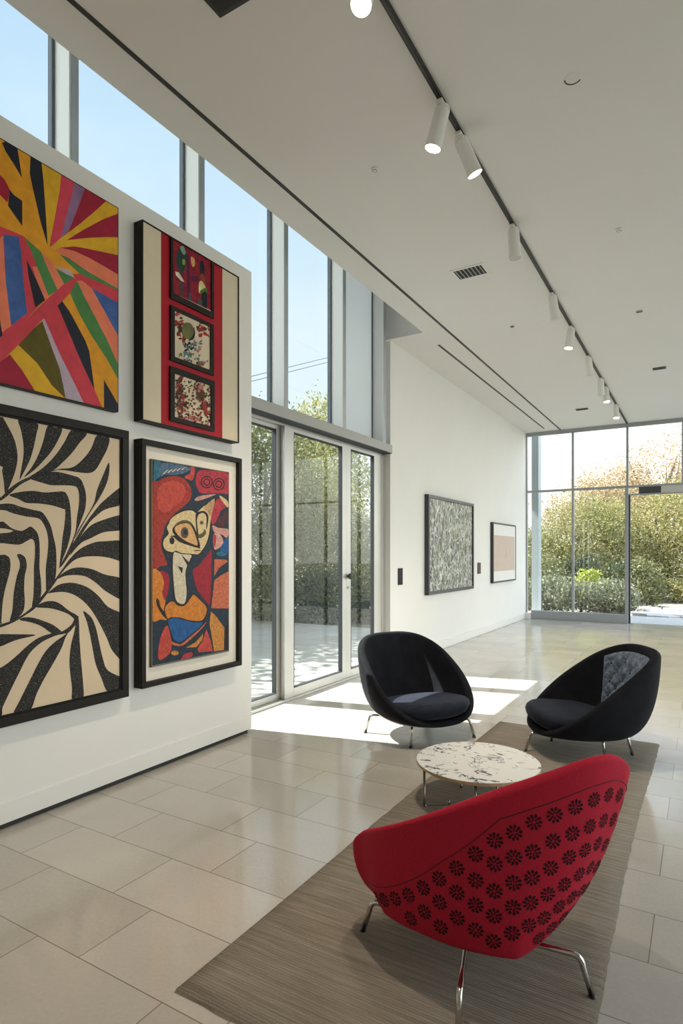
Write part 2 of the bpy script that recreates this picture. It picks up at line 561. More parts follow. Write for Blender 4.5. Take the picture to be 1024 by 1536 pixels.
P(ora, [(180,800),(385,960),(410,985),(470,1020),(560,1110),(650,1195),(590,1180),(440,1120),(320,1000),(190,885)], A1)
P(salm, [(E,1000),(0,900),(25,880),(45,1240),(90,1612),(20,1662),(0,1602),(E,1500)], A1)
P(ink, [(E,1900),(-200,1500),(0,1560),(20,1690),(0,1702),(E,2300)], A1)
P(blu, [(30,870),(150,890),(170,1000),(190,1250),(220,1507),(90,1610),(45,1240)], A1)
P(ink, [(215,1075),(300,1252),(365,1402),(285,1462),(230,1212)], A1)
P(salm, [(262,1132),(310,1132),(392,1367),(365,1402),(300,1252)], A1)
P(grn, [(190,885),(250,940),(330,1010),(380,1132),(465,1322),(392,1367),(300,1132),(250,1000)], A1)
P(salm, [(330,1010),(400,1080),(440,1132),(520,1272),(465,1322),(380,1132)], A1)
P(grn, [(450,1147),(520,1182),(600,1222),(520,1272)], A1)
P(lav, [(435,1120),(570,1165),(600,1220),(530,1190)], A1)
P(rose, [(590,60),(640,55),(970,200),(970,305),(740,172),(620,118)], A2)
P(blu, [(740,172),(970,300),(970,590),(850,370)], A2)
P(salm, [(620,115),(660,112),(740,172),(850,370),(970,590),(970,830),(870,600),(760,390),(680,240)], A2)
P(grn, [(605,130),(625,118),(680,240),(760,390),(870,600),(970,830),(970,940),(860,740),(740,560),(640,380),(565,215)], A2)
P(ink, [(500,275),(560,360),(610,450),(690,600),(720,680),(740,820),(765,1000),(660,780),(560,540),(465,315)], A2)
P(rose, [(465,315),(560,540),(660,780),(765,1000),(840,1170),(690,1130),(600,940),(480,700),(355,415)], A2)
P(lav, [(340,430),(358,420),(480,700),(600,940),(690,1130),(530,1090),(510,960),(480,820),(420,660)], A2)
P(oli, [(340,440),(420,660),(480,820),(510,960),(530,1065),(420,960),(300,780),(145,630),(240,530)], A2)
P(yel, [(150,635),(300,780),(420,960),(550,1100),(300,1030),(180,840),(75,705)], A2)
P(crim, [(80,710),(180,840),(310,1050),(0,980),(E,760),(E,1100),(0,770)], A2)
P(rose, [(E,1250),(0,580),(200,440),(380,260),(520,140),(600,90),(618,115),(560,220),(460,320),(330,440),(150,630),(0,775),(E,1500)], A2)
P(ink, [(840,915),(970,1140),(970,1200),(840,1170)], A2)
cvo = cv.build('canvas', ra)
MB().box(XP + .002, A_X - .0005, 1.30, Y1 + .006, ZB - .006, ZT + .006).build('stretcher', M_FRAME, ra)

# ---- C: black and white leaf picture
C_X = XP + .045
y1, zt, zb = 2.672, 2.30, .573
y0 = 1.20
rc = empty('leaf_print', (XP, 1.95, zb), 0, 'large black framed picture of black and cream curling leaves below the ray canvas', 'picture')
frame4(XP, XP + .06, y0, y1, zb, zt, .052).build('frame', M_FRAME, rc, bevel=.003)
frame4(XP + .004, XP + .052, y0 + .052, y1 - .052, zb + .052, zt - .052, .012).build('frame_lip', plain('frame_lip', (.006, .006, .006), .6, spec=.2), rc)
MB().box(XP, C_X - .001, y0 + .02, y1 - .02, zb + .02, zt - .02).build('backing', M_FRAME, rc)
cream = plain('print_cream', '#d6c2a6', .8, var=.04, scale=6, spec=.2)
t = NT('print_black')
wv = t.n('ShaderNodeTexVoronoi', {'Vector': t.coords('Object', scale=(1, 70, 150)), 'Scale': 1.0}, feature='DISTANCE_TO_EDGE')
M_INK = t.bsdf(t.ramp(wv.outputs['Distance'], [(0.0, (.15, .143, .132)), (0.06, (.011, .010, .010))]), .7, Specular_IOR_Level=.2)
cv = Canvas(C_X, y0 + .03, y1 - .03, zb + .03, zt - .03, cream)
Z3 = (0, 600, 5.12); Z4 = (0, 840, 5.12)
YM = on_x(1, 850, C_X).y
FULL = cv.r


def S(pts, fr_):
    """one curling leaf and its mirror image in the left half of the sheet"""
    q = [on_x(fr_[0] + a / fr_[2], fr_[1] + b / fr_[2], C_X) for a, b in pts]
    cv.r = (YM - .001, FULL[1], FULL[2], FULL[3]); cv.put(M_INK, [(p.y, p.z) for p in q], True)
    cv.r = (FULL[0], YM + .001, FULL[2], FULL[3]); cv.put(M_INK, [(2 * YM - p.y, p.z) for p in q], True)
    cv.r = FULL


S([(-300,120),(0,130),(25,140),(60,200),(105,290),(130,380),(133,470),(110,570),(60,690),(38,712),(30,640),(15,550),(-5,500),(-300,420)], Z3)
S([(140,150),(215,160),(292,185),(280,260),(255,380),(225,470),(180,560),(150,610),(165,520),(180,420),(178,330),(160,230)], Z3)
S([(365,200),(420,210),(478,222),(440,320),(390,400),(330,470),(260,540),(185,592),(240,520),(290,430),(330,320)], Z3)
S([(545,232),(600,240),(668,258),(610,330),(550,410),(480,480),(415,535),(300,580),(165,628),(225,590),(330,520),(420,430),(490,330)], Z3)
S([(740,275),(790,280),(840,292),(825,370),(780,460),(735,535),(690,560),(620,558),(500,540),(440,535),(560,515),(640,450),(700,370)], Z3)
S([(835,480),(838,560),(815,650),(765,750),(700,850),(640,950),(575,1065),(600,1000),(660,900),(720,790),(745,690),(785,590)], Z3)
S([(965,650),(965,785),(810,840),(740,890),(680,950),(600,1080),(520,1210),(465,1285),(500,1200),(560,1100),(640,970),(720,860),(800,770)], Z3)
S([(965,880),(965,988),(800,1015),(700,1060),(620,1100),(535,1195),(580,1110),(650,1010),(740,940)], Z3)
S([(965,1090),(965,1235),(830,1210),(740,1200),(640,1205),(570,1230),(505,1285),(545,1210),(620,1140),(720,1095),(800,1085)], Z3)
S([(235,605),(290,575),(370,555),(440,552),(540,575),(610,600),(640,650),(660,730),(655,830),(625,920),(590,1010),(540,1150),(480,1260),(450,1290),(500,1200),(550,1090),(580,1000),(590,900),(605,800),(603,710),(580,665),(500,655),(400,655),(320,635)], Z3)
S([(70,730),(160,705),(260,698),(350,710),(480,702),(515,730),(535,790),(545,900),(545,1010),(520,1120),(490,1200),(455,1290),(470,1150),(480,1050),(495,950),(500,850),(480,835),(400,810),(300,795),(200,790),(140,760)], Z3)
S([(-200,850),(0,800),(90,798),(160,820),(260,845),(320,860),(360,910),(390,970),(410,1050),(430,1150),(432,1300),(415,1400),(360,1480),(352,1380),(352,1280),(365,1180),(370,1080),(355,1000),(320,930),(280,905),(200,895),(100,870),(0,845),(-200,900)], Z3)
S([(-200,980),(0,935),(40,945),(90,985),(160,1005),(200,990),(235,972),(280,1010),(300,1070),(305,1160),(303,1290),(315,1400),(312,1510),(270,1570),(245,1588),(255,1510),(260,1380),(260,1280),(268,1180),(265,1100),(245,1068),(210,1080),(150,1110),(60,1105),(0,1100),(-200,1120),(-200,1070),(0,1025),(60,1020),(100,1005),(50,990),(0,985)], Z3)
S([(-300,1230),(0,1190),(50,1195),(75,1220),(80,1280),(70,1340),(40,1450),(20,1560),(10,1700),(0,1718),(-300,1730)], Z3)
S([(130,1190),(160,1185),(195,1215),(205,1280),(190,1350),(185,1450),(190,1550),(175,1630),(120,1685),(75,1700),(95,1610),(105,1480),(130,1350),(150,1290),(150,1240)], Z3)
S([(-200,880),(0,752),(60,690),(150,625),(230,590),(400,540),(520,522),(400,548),(240,608),(150,655),(70,725),(0,778),(-200,910)], Z3)
S([(-200,560),(0,495),(90,465),(180,415),(260,345),(370,215),(450,110),(540,-15),(560,-10),(470,105),(390,220),(280,360),(200,420),(110,475),(0,520),(-200,590)], Z4)
S([(440,145),(490,95),(560,62),(640,58),(720,75),(800,110),(965,160),(965,310),(820,245),(740,178),(660,128),(580,115),(500,122)], Z4)
S([(365,255),(400,225),(450,190),(520,175),(590,180),(680,215),(760,280),(830,360),(965,440),(965,620),(965,790),(865,700),(820,600),(760,480),(690,370),(620,300),(550,260),(480,245),(410,250)], Z4)
S([(278,362),(330,325),(400,315),(460,335),(530,390),(590,425),(605,470),(610,600),(620,750),(632,880),(642,1060),(600,1075),(553,1080),(552,980),(540,880),(532,780),(545,650),(570,550),(577,470),(530,420),(460,390),(380,370)], Z4)
S([(150,460),(190,440),(260,445),(340,470),(410,500),(472,550),(460,570),(400,565),(320,510),(240,480)], Z4)
S([(-300,580),(0,570),(100,570),(275,575),(140,610),(60,640),(0,665),(-300,760)], Z4)
S([(-300,990),(0,830),(110,750),(220,650),(300,595),(390,565),(470,550),(545,500),(575,445),(602,430),(592,480),(560,520),(520,560),(430,580),(330,625),(250,690),(200,760),(150,860),(90,980),(20,1130),(-10,1210),(-300,1300)], Z4)
S([(522,558),(500,600),(470,680),(410,790),(340,910),(280,1030),(240,1140),(175,1155),(105,1175),(150,1080),(220,940),(290,800),(350,700),(420,630),(490,580)], Z4)
S([(638,392),(700,440),(735,520),(760,630),(790,760),(830,850),(965,925),(915,1010),(825,1010),(780,910),(735,800),(715,700),(690,570),(665,470)], Z4)
cv.build('print', rc)

# ---- B: deep frame, red band with three small pictures
B_X = XP + .08
q0 = on_x(213, 332, B_X); q1 = on_x(358, 404, B_X)
by0, by1 = q0.y, q1.y
bzt = on_x(213, 329, B_X).z; bzb = on_x(213, 630, B_X).z
rb = empty('triptych_picture', (XP, (by0 + by1) / 2, bzb), 0, 'deep black boxed picture with a red band of three small paintings on cream', 'picture')
frame4(XP, B_X + .004, by0, by1, bzb, bzt, .007).build('frame', M_FRAME, rb)
MB().box(XP, B_X - .006, by0 + .007, by1 - .007, bzb + .007, bzt - .007).build('backing', M_FRAME, rb)
matc = plain('mount_cream', '#d9cdb4', .85, var=.02, spec=.2)
redb = pnt('band_red', '#a81c2a', .05)
cv = Canvas(B_X - .004, by0 + .007, by1 - .007, bzb + .007, bzt - .007, matc)
yl = on_x(242, 400, B_X).y; yr = on_x(334, 400, B_X).y
cv.put(redb, [(yl, bzb), (yr, bzb), (yr, bzt), (yl, bzt)])
cv.build('mount', rb)
BF = (220, 340, 4.8)


def inset(corners, inner):
    """small framed picture standing on the mount; returns its canvas and frame object"""
    X = B_X + .012
    a = [on_x(220 + x / 4.8, 340 + y / 4.8, X) for x, y in corners]
    i0, i1 = min(p.y for p in a), max(p.y for p in a)
    zt_ = (a[0].z + a[1].z) / 2; zb_ = (a[2].z + a[3].z) / 2
    b = [on_x(220 + x / 4.8, 340 + y / 4.8, X) for x, y in inner]
    j0, j1 = min(p.y for p in b), max(p.y for p in b)
    jt = (b[0].z + b[1].z) / 2; jb = (b[2].z + b[3].z) / 2
    m = MB()
    m.box(B_X - .003, X, i0, j0, zb_, zt_).box(B_X - .003, X, j1, i1, zb_, zt_)
    m.box(B_X - .003, X, j0, j1, zb_, jb).box(B_X - .003, X, j0, j1, jt, zt_)
    o = m.build('small_picture', plain('inset_frame', (.018, .014, .012), .6, spec=.2), rb)
    return o, Canvas(B_X + .003, j0, j1, jb, jt, None), (j0, j1, jb, jt)


o1, c1, _ = inset([(175,75),(485,255),(485,655),(175,520)], [(192,95),(450,230),(468,605),(192,485)])
c1.mats = [pnt('i_crimson', '#86182c', .4, scale=25)]
for mname, col, pts in (
        ('i_teal', '#1d3d35', [(212,250),(228,165),(262,135),(285,180),(283,270),(262,330),(232,310)]),
        ('i_jade', '#7fa38c', [(240,150),(265,140),(280,190),(262,200)]),
        ('i_lime', '#7d9440', [(258,235),(276,240),(274,275),(258,270)]),
        ('i_grey', '#3d3f42', [(235,310),(250,330),(262,470),(245,490)]),
        ('i_bone', '#d8cdb8', [(205,322),(232,330),(272,398),(250,392),(210,350)]),
        ('i_wine', '#541540', [(285,190),(310,210),(312,520),(290,500)]),
        ('i_straw', '#c99a5c', [(318,218),(342,230),(348,270),(335,292),(322,270)]),
        ('i_wine', '#541540', [(318,350),(370,360),(368,400),(320,395)]),
        ('i_night', '#171a22', [(380,270),(395,245),(412,275),(412,345),(385,345)]),
        ('i_rust', '#8c3b22', [(385,355),(405,340),(425,400),(400,420)]),
        ('i_butter', '#ddd39a', [(378,400),(400,395),(428,455),(400,470),(376,475)]),
        ('i_fern', '#4e6b2e', [(385,460),(432,440),(430,480),(390,490)]),
        ('i_night', '#171a22', [(395,485),(432,480),(430,600),(402,580)]),
        ('i_slate', '#4c4a4e', [(366,520),(398,530),(400,600),(368,580)]),
        ('i_slate', '#4c4a4e', [(300,470),(325,485),(322,560),(302,540)]),
        ('i_bone', '#d8cdb8', [(180,472),(480,612),(480,640),(180,492)])):
    c1.px(pnt(mname, col, .2), pts, BF, mname not in ('i_bone', 'i_wine', 'i_slate'))
c1.build('painting', o1)
o2, c2, _ = inset([(175,565),(485,705),(485,1070),(180,965)], [(203,610),(460,715),(460,1030),(203,940)])
c2.mats = [pnt('i_cream', '#d5c6ab', .05)]
rd = random.Random(4)
pal = [pnt('i_red', '#a0332c', .3), pnt('i_brown', '#4a2d22', .3), pnt('i_sea', '#4f7580', .3), pnt('i_bone', '#d8cdb8', .2), pnt('i_night', '#171a22', .2), pnt('i_moss', '#6c6a3f', .3), pnt('i_blush', '#b9706e', .3)]


def speck(cv_, cx, cy, sx, sy, n, big, pl):
    big *= 1.35; n = int(n * 1.2)
    for _ in range(n):
        x = rd.gauss(cx, sx); y = rd.gauss(cy, sy)
        e = [(p[0] + rd.uniform(-big*.4, big*.4), p[1] + rd.uniform(-big*.4, big*.4)) for p in ell(x, y, rd.uniform(.4, 1)*big, rd.uniform(.4, 1)*big, 7, rd.uniform(0, 3))]
        cv_.px(rd.choice(pl), e, BF, True)


speck(c2, 240, 720, 12, 35, 16, 13, [pal[0], pal[1], pal[0]])
speck(c2, 395, 745, 22, 25, 20, 12, [pal[0], pal[1], pal[0], pal[6]])
speck(c2, 265, 840, 14, 30, 14, 9, [pal[0], pal[1]])
speck(c2, 300, 880, 30, 35, 40, 9, [pal[1], pal[2], pal[3], pal[4], pal[3]])
speck(c2, 365, 855, 20, 16, 22, 10, [pal[2], pal[2], pal[3], pal[6]])
speck(c2, 290, 945, 35, 22, 28, 9, [pal[2], pal[1], pal[3], pal[5]])
speck(c2, 395, 985, 25, 15, 18, 9, [pal[1], pal[0], pal[5], pal[2]])
c2.px(pal[4], ell(318, 768, 28, 50), BF); c2.px(pal[5], ell(293, 750, 44, 60), BF)
c2.build('painting', o2)
o3, c3, _ = inset([(172,1005),(490,1110),(490,1480),(172,1390)], [(203,1055),(465,1145),(462,1445),(203,1360)])
c3.mats = [pnt('i_cream', '#d5c6ab', .05)]
for _ in range(230):
    x = rd.uniform(203, 465); y = rd.uniform(1055, 1360) + (x - 203) * .34
    c3.px(rd.choice(pal[:2] + pal[4:] + [pal[1], pal[3]]), ell(x, y, rd.uniform(4, 10), rd.uniform(4, 11), 6, rd.uniform(0, 3)), BF, True)
speck(c3, 235, 1170, 15, 40, 36, 10, [pal[1], pal[1], pal[0]])
speck(c3, 245, 1280, 18, 35, 30, 9, [pal[1], pal[0], pal[1]])
speck(c3, 385, 1210, 18, 22, 32, 10, [pnt('i_umber', '#5a3a1c', .3)])
speck(c3, 415, 1300, 16, 28, 26, 10, [pal[0], pal[0], pal[1]])
speck(c3, 378, 1160, 8, 12, 10, 9, [pal[6]])
speck(c3, 315, 1385, 25, 14, 18, 9, [pal[6], pal[0]])
c3.build('painting', o3)

# ---- D: face with a long neck, in a cream mount
D_X = XP + .08
dy0 = on_x(213, 700, D_X).y; dy1 = on_x(363, 700, D_X).y
dzt = on_x(213, 657, D_X).z; dzb = on_x(213, 1034, D_X).z
rdt = empty('face_painting', (XP, (dy0 + dy1) / 2, dzb), 0, 'black framed painting of an abstract face in red, blue and orange', 'painting')
frame4(XP, D_X, dy0, dy1, dzb, dzt, .036).build('frame', M_FRAME, rdt, bevel=.003)
dm = D_X - .035
MB().box(XP, dm, dy0 + .02, dy1 - .02, dzb + .02, dzt - .02).build('mount', plain('mount_white', '#e6dfd2', .85, var=.02, spec=.2), rdt)
T = (222, 680, 7.877); B6 = (222, 840, 7.877)
PX = dm + .022
k0 = on_x(227.5, 690, PX).y; k1 = on_x(343.5, 690, PX).y
kt = on_x(227.5, 688, PX).z; kb = on_x(228.5, 1001, PX).z
po = MB().box(dm, PX - .001, k0, k1, kb, kt).build('picture_panel', plain('panel_edge', '#6e6a58', .6), rdt)
def D(n, c, v=.35, s=30):
    if 'd_' + n in _cache: return _cache['d_' + n]
    t = NT('paint_d_' + n)
    c = srgb(c)
    nz = t.noise(s, t.coords(), 5, .65, .6); ln = t.noise(s * .7, t.coords('Object', loc=(3, 5, 1)), 3, .6, 2.5)
    base = t.ramp(nz, [(.3, tuple(x * (1 - v) for x in c[:3])), (.7, tuple(min(1, x * (1 + v)) for x in c[:3]))])
    sc_ = t.ramp(t.math('ABSOLUTE', t.math('SUBTRACT', ln, .5)), [(.0, (.35, .35, .38)), (.03, (1, 1, 1))])
    _cache['d_' + n] = t.bsdf(t.mix(.75, base, sc_, 'MULTIPLY'), .55, 0, nz, .12, .01, Specular_IOR_Level=.25)
    return _cache['d_' + n]


navy = D('navy', '#22303f'); red = D('red', '#9a3328'); coral = D('coral', '#b8463a'); rosed = D('rose', '#a8323f')
dcream = D('cream', '#d0b98c', .2, 50); dk = D('dark', '#231d1c'); peach = D('peach', '#cfa06c', .2); olive = D('olive', '#57522c')
pale = D('pale', '#c9bda4', .15); crim2 = D('crimson', '#97202e', .25); salm2 = D('salmon', '#bd6547', .45, 60); och = D('ochre', '#bf803a', .45, 60)
orng = D('orange', '#c87a2c', .25); azur = D('azure', '#1b558e', .3); teal = D('teal', '#2c6a80'); steel = D('steel', '#4b6680', .6, 60); pkp = D('blush', '#c39086', .3)
cv = Canvas(PX, k0 + .006, k1 - .006, kb + .012, kt - .006, navy)
P = lambda m_, pts, f_=T, s=True: cv.px(m_, pts, f_, s)
P(teal, [(75,85),(145,95),(145,270),(60,335)], T, False)
P(steel, [(150,115),(490,165),(440,230),(300,255),(200,250),(150,270)], T)
for k in range(5):
    P(pale, [(170+k*55,240-k*12),(230+k*50,195-k*8),(240+k*50,198-k*8),(185+k*55,245-k*12)], T, False)
P(red, [(40,420),(120,330),(220,280),(340,270),(420,300),(480,360),(510,450),(500,540),(440,610),(330,700),(260,770),(200,860),(175,960),(155,1060),(165,1150),(225,1310),(150,1330),(40,1320)])
P(coral, [(120,420),(240,330),(380,340),(440,430),(420,530),(300,640),(180,700),(110,600)])
P(coral, [(500,165),(550,170),(545,270),(520,320),(480,310),(430,280),(500,230)])
P(rosed, [(590,215),(700,200),(960,250),(960,465),(850,472),(640,472),(590,430),(560,330)])
for (cx, cy) in ((692, 340), (835, 365)):
    for r_ in (70, 42):
        P(dk, ell(cx, cy, r_, r_ * 1.05)); P(rosed, ell(cx, cy, r_ - 13, r_ * 1.05 - 13))
P(pkp, [(550,545),(600,508),(690,492),(800,482),(740,512),(640,547),(570,562)])
P(dk, [(258,770),(340,708),(430,668),(520,662),(575,690),(640,620),(720,580),(800,518),(790,640),(758,760),(745,860),(733,970),(700,1070),(660,1140),(605,1202),(540,1204),(400,1192),(330,1165),(300,1184),(215,1164),(168,1105),(172,1015),(228,950),(208,880),(232,820)])
P(dcream, [(270,775),(340,722),(430,682),(520,677),(570,702),(650,630),(720,592),(785,535),(772,640),(744,760),(730,860),(718,960),(688,1060),(648,1128),(598,1188),(540,1190),(400,1178),(330,1150),(300,1168),(220,1150),(182,1100),(186,1020),(243,950),(222,880),(246,828)])
P(D('tan', '#b08f68', .3), [(660,640),(785,540),(745,740),(700,690)])
P(dk, [(292,885),(345,820),(430,788),(505,815),(558,900),(588,990),(612,1112),(500,1088),(420,1048),(345,995),(292,935)])
P(peach, [(312,892),(360,845),(440,825),(500,850),(540,920),(568,1000),(582,1086),(500,1060),(420,1020),(350,962)])
P(olive, [(310,872),(340,822),(420,788),(490,808),(515,852),(430,815),(350,842)])
P(D('iris', '#4e4a40', .3), ell(432, 938, 46, 66)); P(dk, ell(440, 930, 22, 34))
P(dk, [(560,720),(600,690),(665,682),(712,740),(700,860),(690,900),(686,850),(688,750),(650,705),(595,728),(578,800),(590,920),(600,1000),(575,960)])
P(dcream, [(585,760),(610,722),(655,712),(680,755),(678,860),(640,920),(600,960),(590,880)])
P(olive, ell(632, 820, 22, 22)); P(olive, [(588,965),(640,940),(670,895),(684,945),(645,992),(605,1002)])
P(dk, ell(282, 1032, 30, 42)); P(dk, [(250,990),(300,990),(380,1052),(600,1122),(592,1100),(400,1030),(320,970)])
P(peach, ell(580, 1160, 32, 22)); P(dk, [(535,1150),(580,1140),(630,1150),(580,1152)])
P(dk, [(285,1180),(335,1160),(400,1180),(525,1195),(505,1270),(478,1335),(455,1400),(458,1510),(470,1640),(452,1755),(410,1795),(345,1775),(305,1710),(288,1560),(275,1360)])
P(pale, [(300,1185),(340,1172),(400,1192),(510,1202),(490,1265),(460,1330),(440,1410),(444,1510),(455,1640),(440,1750),(408,1780),(350,1760),(320,1700),(305,1560),(292,1360)])
P(dk, [(388,1190),(480,1285),(468,1335),(410,1230)], T, False); P(dk, [(352,72),(410,90),(402,162),(372,112)], B6, False)
P(crim2, [(748,1140),(750,1330),(742,1560),(727,1785),(650,1710),(580,1610),(540,1480),(530,1380),(600,1320),(700,1200)], T, True)
P(rosed, [(800,560),(880,535),(930,620),(860,680),(800,810),(755,835),(748,740)])
P(D('maroon', '#4c2630'), [(800,810),(860,740),(930,680),(935,800),(870,880),(830,870)])
P(pkp, [(760,850),(830,880),(945,900),(935,1000),(870,960),(780,930)]); P(dcream, [(840,500),(900,530),(945,580),(940,640),(880,570)])
P(pkp, [(770,960),(840,950),(890,1040),(850,1110),(780,1130)]); P(rosed, [(770,970),(800,970),(800,1060),(775,1110)])
P(azur, [(885,1060),(945,990),(945,1190),(850,1150)]); P(teal, [(800,1180),(860,1160),(920,1200),(850,1215)])
P(salm2, [(780,1250),(910,1255),(945,1275),(840,1350),(780,1450)], T, False)
P(salm2, [(960,130),(960,572),(745,570),(770,340),(780,240),(860,180)], B6, False)
P(och, [(740,610),(790,650),(900,800),(895,1062),(780,1080),(750,900),(725,760)], B6, False)
P(dk, [(905,820),(960,700),(960,1100),(905,1060)], B6, False)
P(orng, [(40,140),(150,150),(190,240),(178,350),(205,470),(190,600),(222,705),(150,700),(40,690)], B6)
P(crim2, [(140,130),(220,150),(248,220),(242,330),(200,475),(165,380),(190,300),(170,200)], B6)
P(dk, [(95,460),(125,470),(150,560),(215,640),(215,695),(160,640),(105,540)], B6)
P(dk, [(185,570),(245,490),(300,478),(340,518),(400,533),(450,508),(500,438),(540,396),(630,475),(708,570),(672,702),(600,733),(480,722),(380,692),(270,687),(222,702)], B6)
P(orng, [(197,572),(250,502),(300,492),(340,532),(400,547),(450,522),(500,452),(540,412),(620,482),(693,572),(658,690),(600,720),(480,710),(380,680),(270,675),(228,690)], B6)
P(dk, [(218,725),(268,682),(340,676),(440,700),(540,725),(668,728),(610,808),(530,882),(435,955),(380,985),(300,962),(258,855)], B6)
P(azur, [(232,732),(270,692),(340,687),(440,712),(540,737),(648,737),(600,800),(520,870),(430,940),(380,970),(312,950),(272,850)], B6)
P(coral, [(220,770),(260,880),(275,1000),(260,1090),(190,1160),(130,1178),(118,1080),(150,900)], B6)
P(salm2, [(270,958),(320,980),(390,990),(480,920),(600,820),(690,730),(640,800),(520,920),(400,1012),(290,1000)], B6)
P(och, [(450,1035),(560,970),(650,870),(640,940),(570,1030)], B6, False)
P(coral, [(690,820),(740,960),(762,1075),(600,1092),(580,1050),(640,960)], B6, False)
P(och, ell(315, 1098, 45, 28), B6); P(rosed, [(390,1172),(430,1110),(522,1092),(512,1140),(440,1165)], B6)
cv.build('painting', po)

# ---- pictures on the far white wall
t = NT('thicket_photo')
co = t.coords('Object', scale=(1, 1, .55), rot=(.5, 0, 0))
n1 = t.noise(13, co, 8, .75, 1.2); n2 = t.noise(9, t.coords(), 3)
vo = t.n('ShaderNodeTexVoronoi', {'Vector': co, 'Scale': 10.0}, feature='DISTANCE_TO_EDGE')
cc = t.ramp(n1, [(.40, (.008, .009, .009)), (.50, (.06, .065, .055)), (.545, (.40, .41, .38)), (.62, (.75, .75, .72))])
cc = t.mix(t.ramp(vo.outputs['Distance'], [(.02, (.8, .8, .8)), (.06, (0, 0, 0))]), cc, (.66, .67, .64, 1))
cc = t.mix(t.ramp(n2, [(.45, (0, 0, 0)), (.62, (.35, .35, .35))]), cc, (.25, .28, .10, 1))
M_THICKET = t.bsdf(cc, .4)
f0 = on_x(642, 741, XW + .06); f1 = on_x(710, 754, XW + .06)
zt_, zb_ = f0.z, on_x(642, 893, XW + .06).z
re_ = empty('thicket_picture', (XW, (f0.y + f1.y) / 2, zb_), 0, 'larger dark framed grey picture of tangled twigs on the white wall', 'picture')
frame4(XW, XW + .07, f0.y, f1.y, zb_, zt_, .05).build('frame', plain('pewter_frame', (.05, .05, .055), .35, metal=.4), re_, bevel=.004)
MB().box(XW, XW + .05, f0.y + .03, f1.y - .03, zb_ + .03, zt_ - .03).build('print', M_THICKET, re_)
f0 = on_x(739, 783, XW + .05); f1 = on_x(773, 787, XW + .05)
zt_, zb_ = f0.z, on_x(739, 875, XW + .05).z
rf_ = empty('pink_picture', (XW, (f0.y + f1.y) / 2, zb_), 0, 'smaller framed picture with a dusty pink rectangle on white', 'picture')
frame4(XW, XW + .06, f0.y, f1.y, zb_, zt_, .03).build('frame', plain('pewter_frame', (.05, .05, .055), .35), rf_, bevel=.003)
cv = Canvas(XW + .05, f0.y + .02, f1.y - .02, zb_ + .02, zt_ - .02, plain('mount_bright', (.78, .77, .75), .8))
h_ = zt_ - zb_
cv.put(pnt('dusty_pink', '#cbb8ad', .05), [(f0.y + .05, zb_ + h_*.19), (f1.y - .09, zb_ + h_*.19), (f1.y - .09, zb_ + h_*.79), (f0.y + .05, zb_ + h_*.79)])
ym = f0.y + (f1.y - f0.y) * .55
cv.put(pnt('pink_mark', '#9a7a6e', .05), [(ym - .01, zb_ + h_*.42), (ym + .012, zb_ + h_*.40), (ym + .016, zb_ + h_*.55), (ym, zb_ + h_*.58)])
cv.build('print', rf_)
# dark plates on the wall
for u0, u1, v0, v1, lab, col in ((597.5, 604, 852.5, 877, 'narrow black wall plate between the sliding doors and twig picture', (.025, .024, .022)),
                                 (716.5, 721, 844, 860.5, 'small brown wall plate between the two pictures on the white wall', (.12, .085, .065))):
    a, b = on_x(u0, v0, XW + .012), on_x(u1, v1, XW + .012)
    w = empty('wall_plate', (XW, (a.y + b.y) / 2, b.z), 0, lab, 'wall plate', 'plates on the white wall')
    MB().box(XW, XW + .012, a.y, b.y, b.z, a.z).build('plate', plain('plate%d' % int(u0), col, .6, spec=.15), w, bevel=.003)
    hz = a.z - b.z; yc = (a.y + b.y) / 2
    m = MB()
    for k in range(6):
        z = b.z + hz * (.35 + .07 * k)
        m.box(XW + .011, XW + .0128, yc - .008, yc + .008, z, z + hz * .03)
    m.build('plate_inset', plain('plate_slot', (.05, .047, .044), .7, spec=.1), w)
# ------------------------------------------------------------------ furniture
def velvet(name, col, hi, sheen=.35, scale=9):
    t = NT(name)
    nz = t.noise(scale, t.coords(), 5, .6, .6); f = t.noise(220, t.coords(), 2)
    c = t.ramp(nz, [(.35, (*col, 1)), (.7, (*hi, 1))])
    return t.bsdf(c, .85, 0, t.math('ADD', f, t.math('MULTIPLY', nz, .6)), .15, .004, Sheen_Weight=sheen, Sheen_Roughness=.35, Specular_IOR_Level=.15, Sheen_Tint=(.75, .8, 1, 1))


M_DARKV = velvet('charcoal_velvet', (.007, .0075, .010), (.013, .0135, .018), .03)
M_SEATV = velvet('slate_velvet', (.014, .017, .028), (.024, .029, .046), .10)
M_RED = plain('red_wool', (.44, .012, .035), .85, var=.12, scale=160, bstr=.15, spec=.25)
M_MOTIF = plain('motif_black', (.030, .006, .010), .9, spec=.2)
t = NT('tufted_denim')
nz = t.noise(34, t.coords(), 6, .7, .5)
M_TUFT = t.bsdf(t.ramp(nz, [(.36, (.04, .065, .12)), (.52, (.13, .18, .26)), (.68, (.30, .35, .42))]), .8, 0, nz, .3, .006, Sheen_Weight=.3)


def bez(a, b, c, s):
    return a * (1 - s) ** 2 + b * (2 * s * (1 - s)) + c * s * s


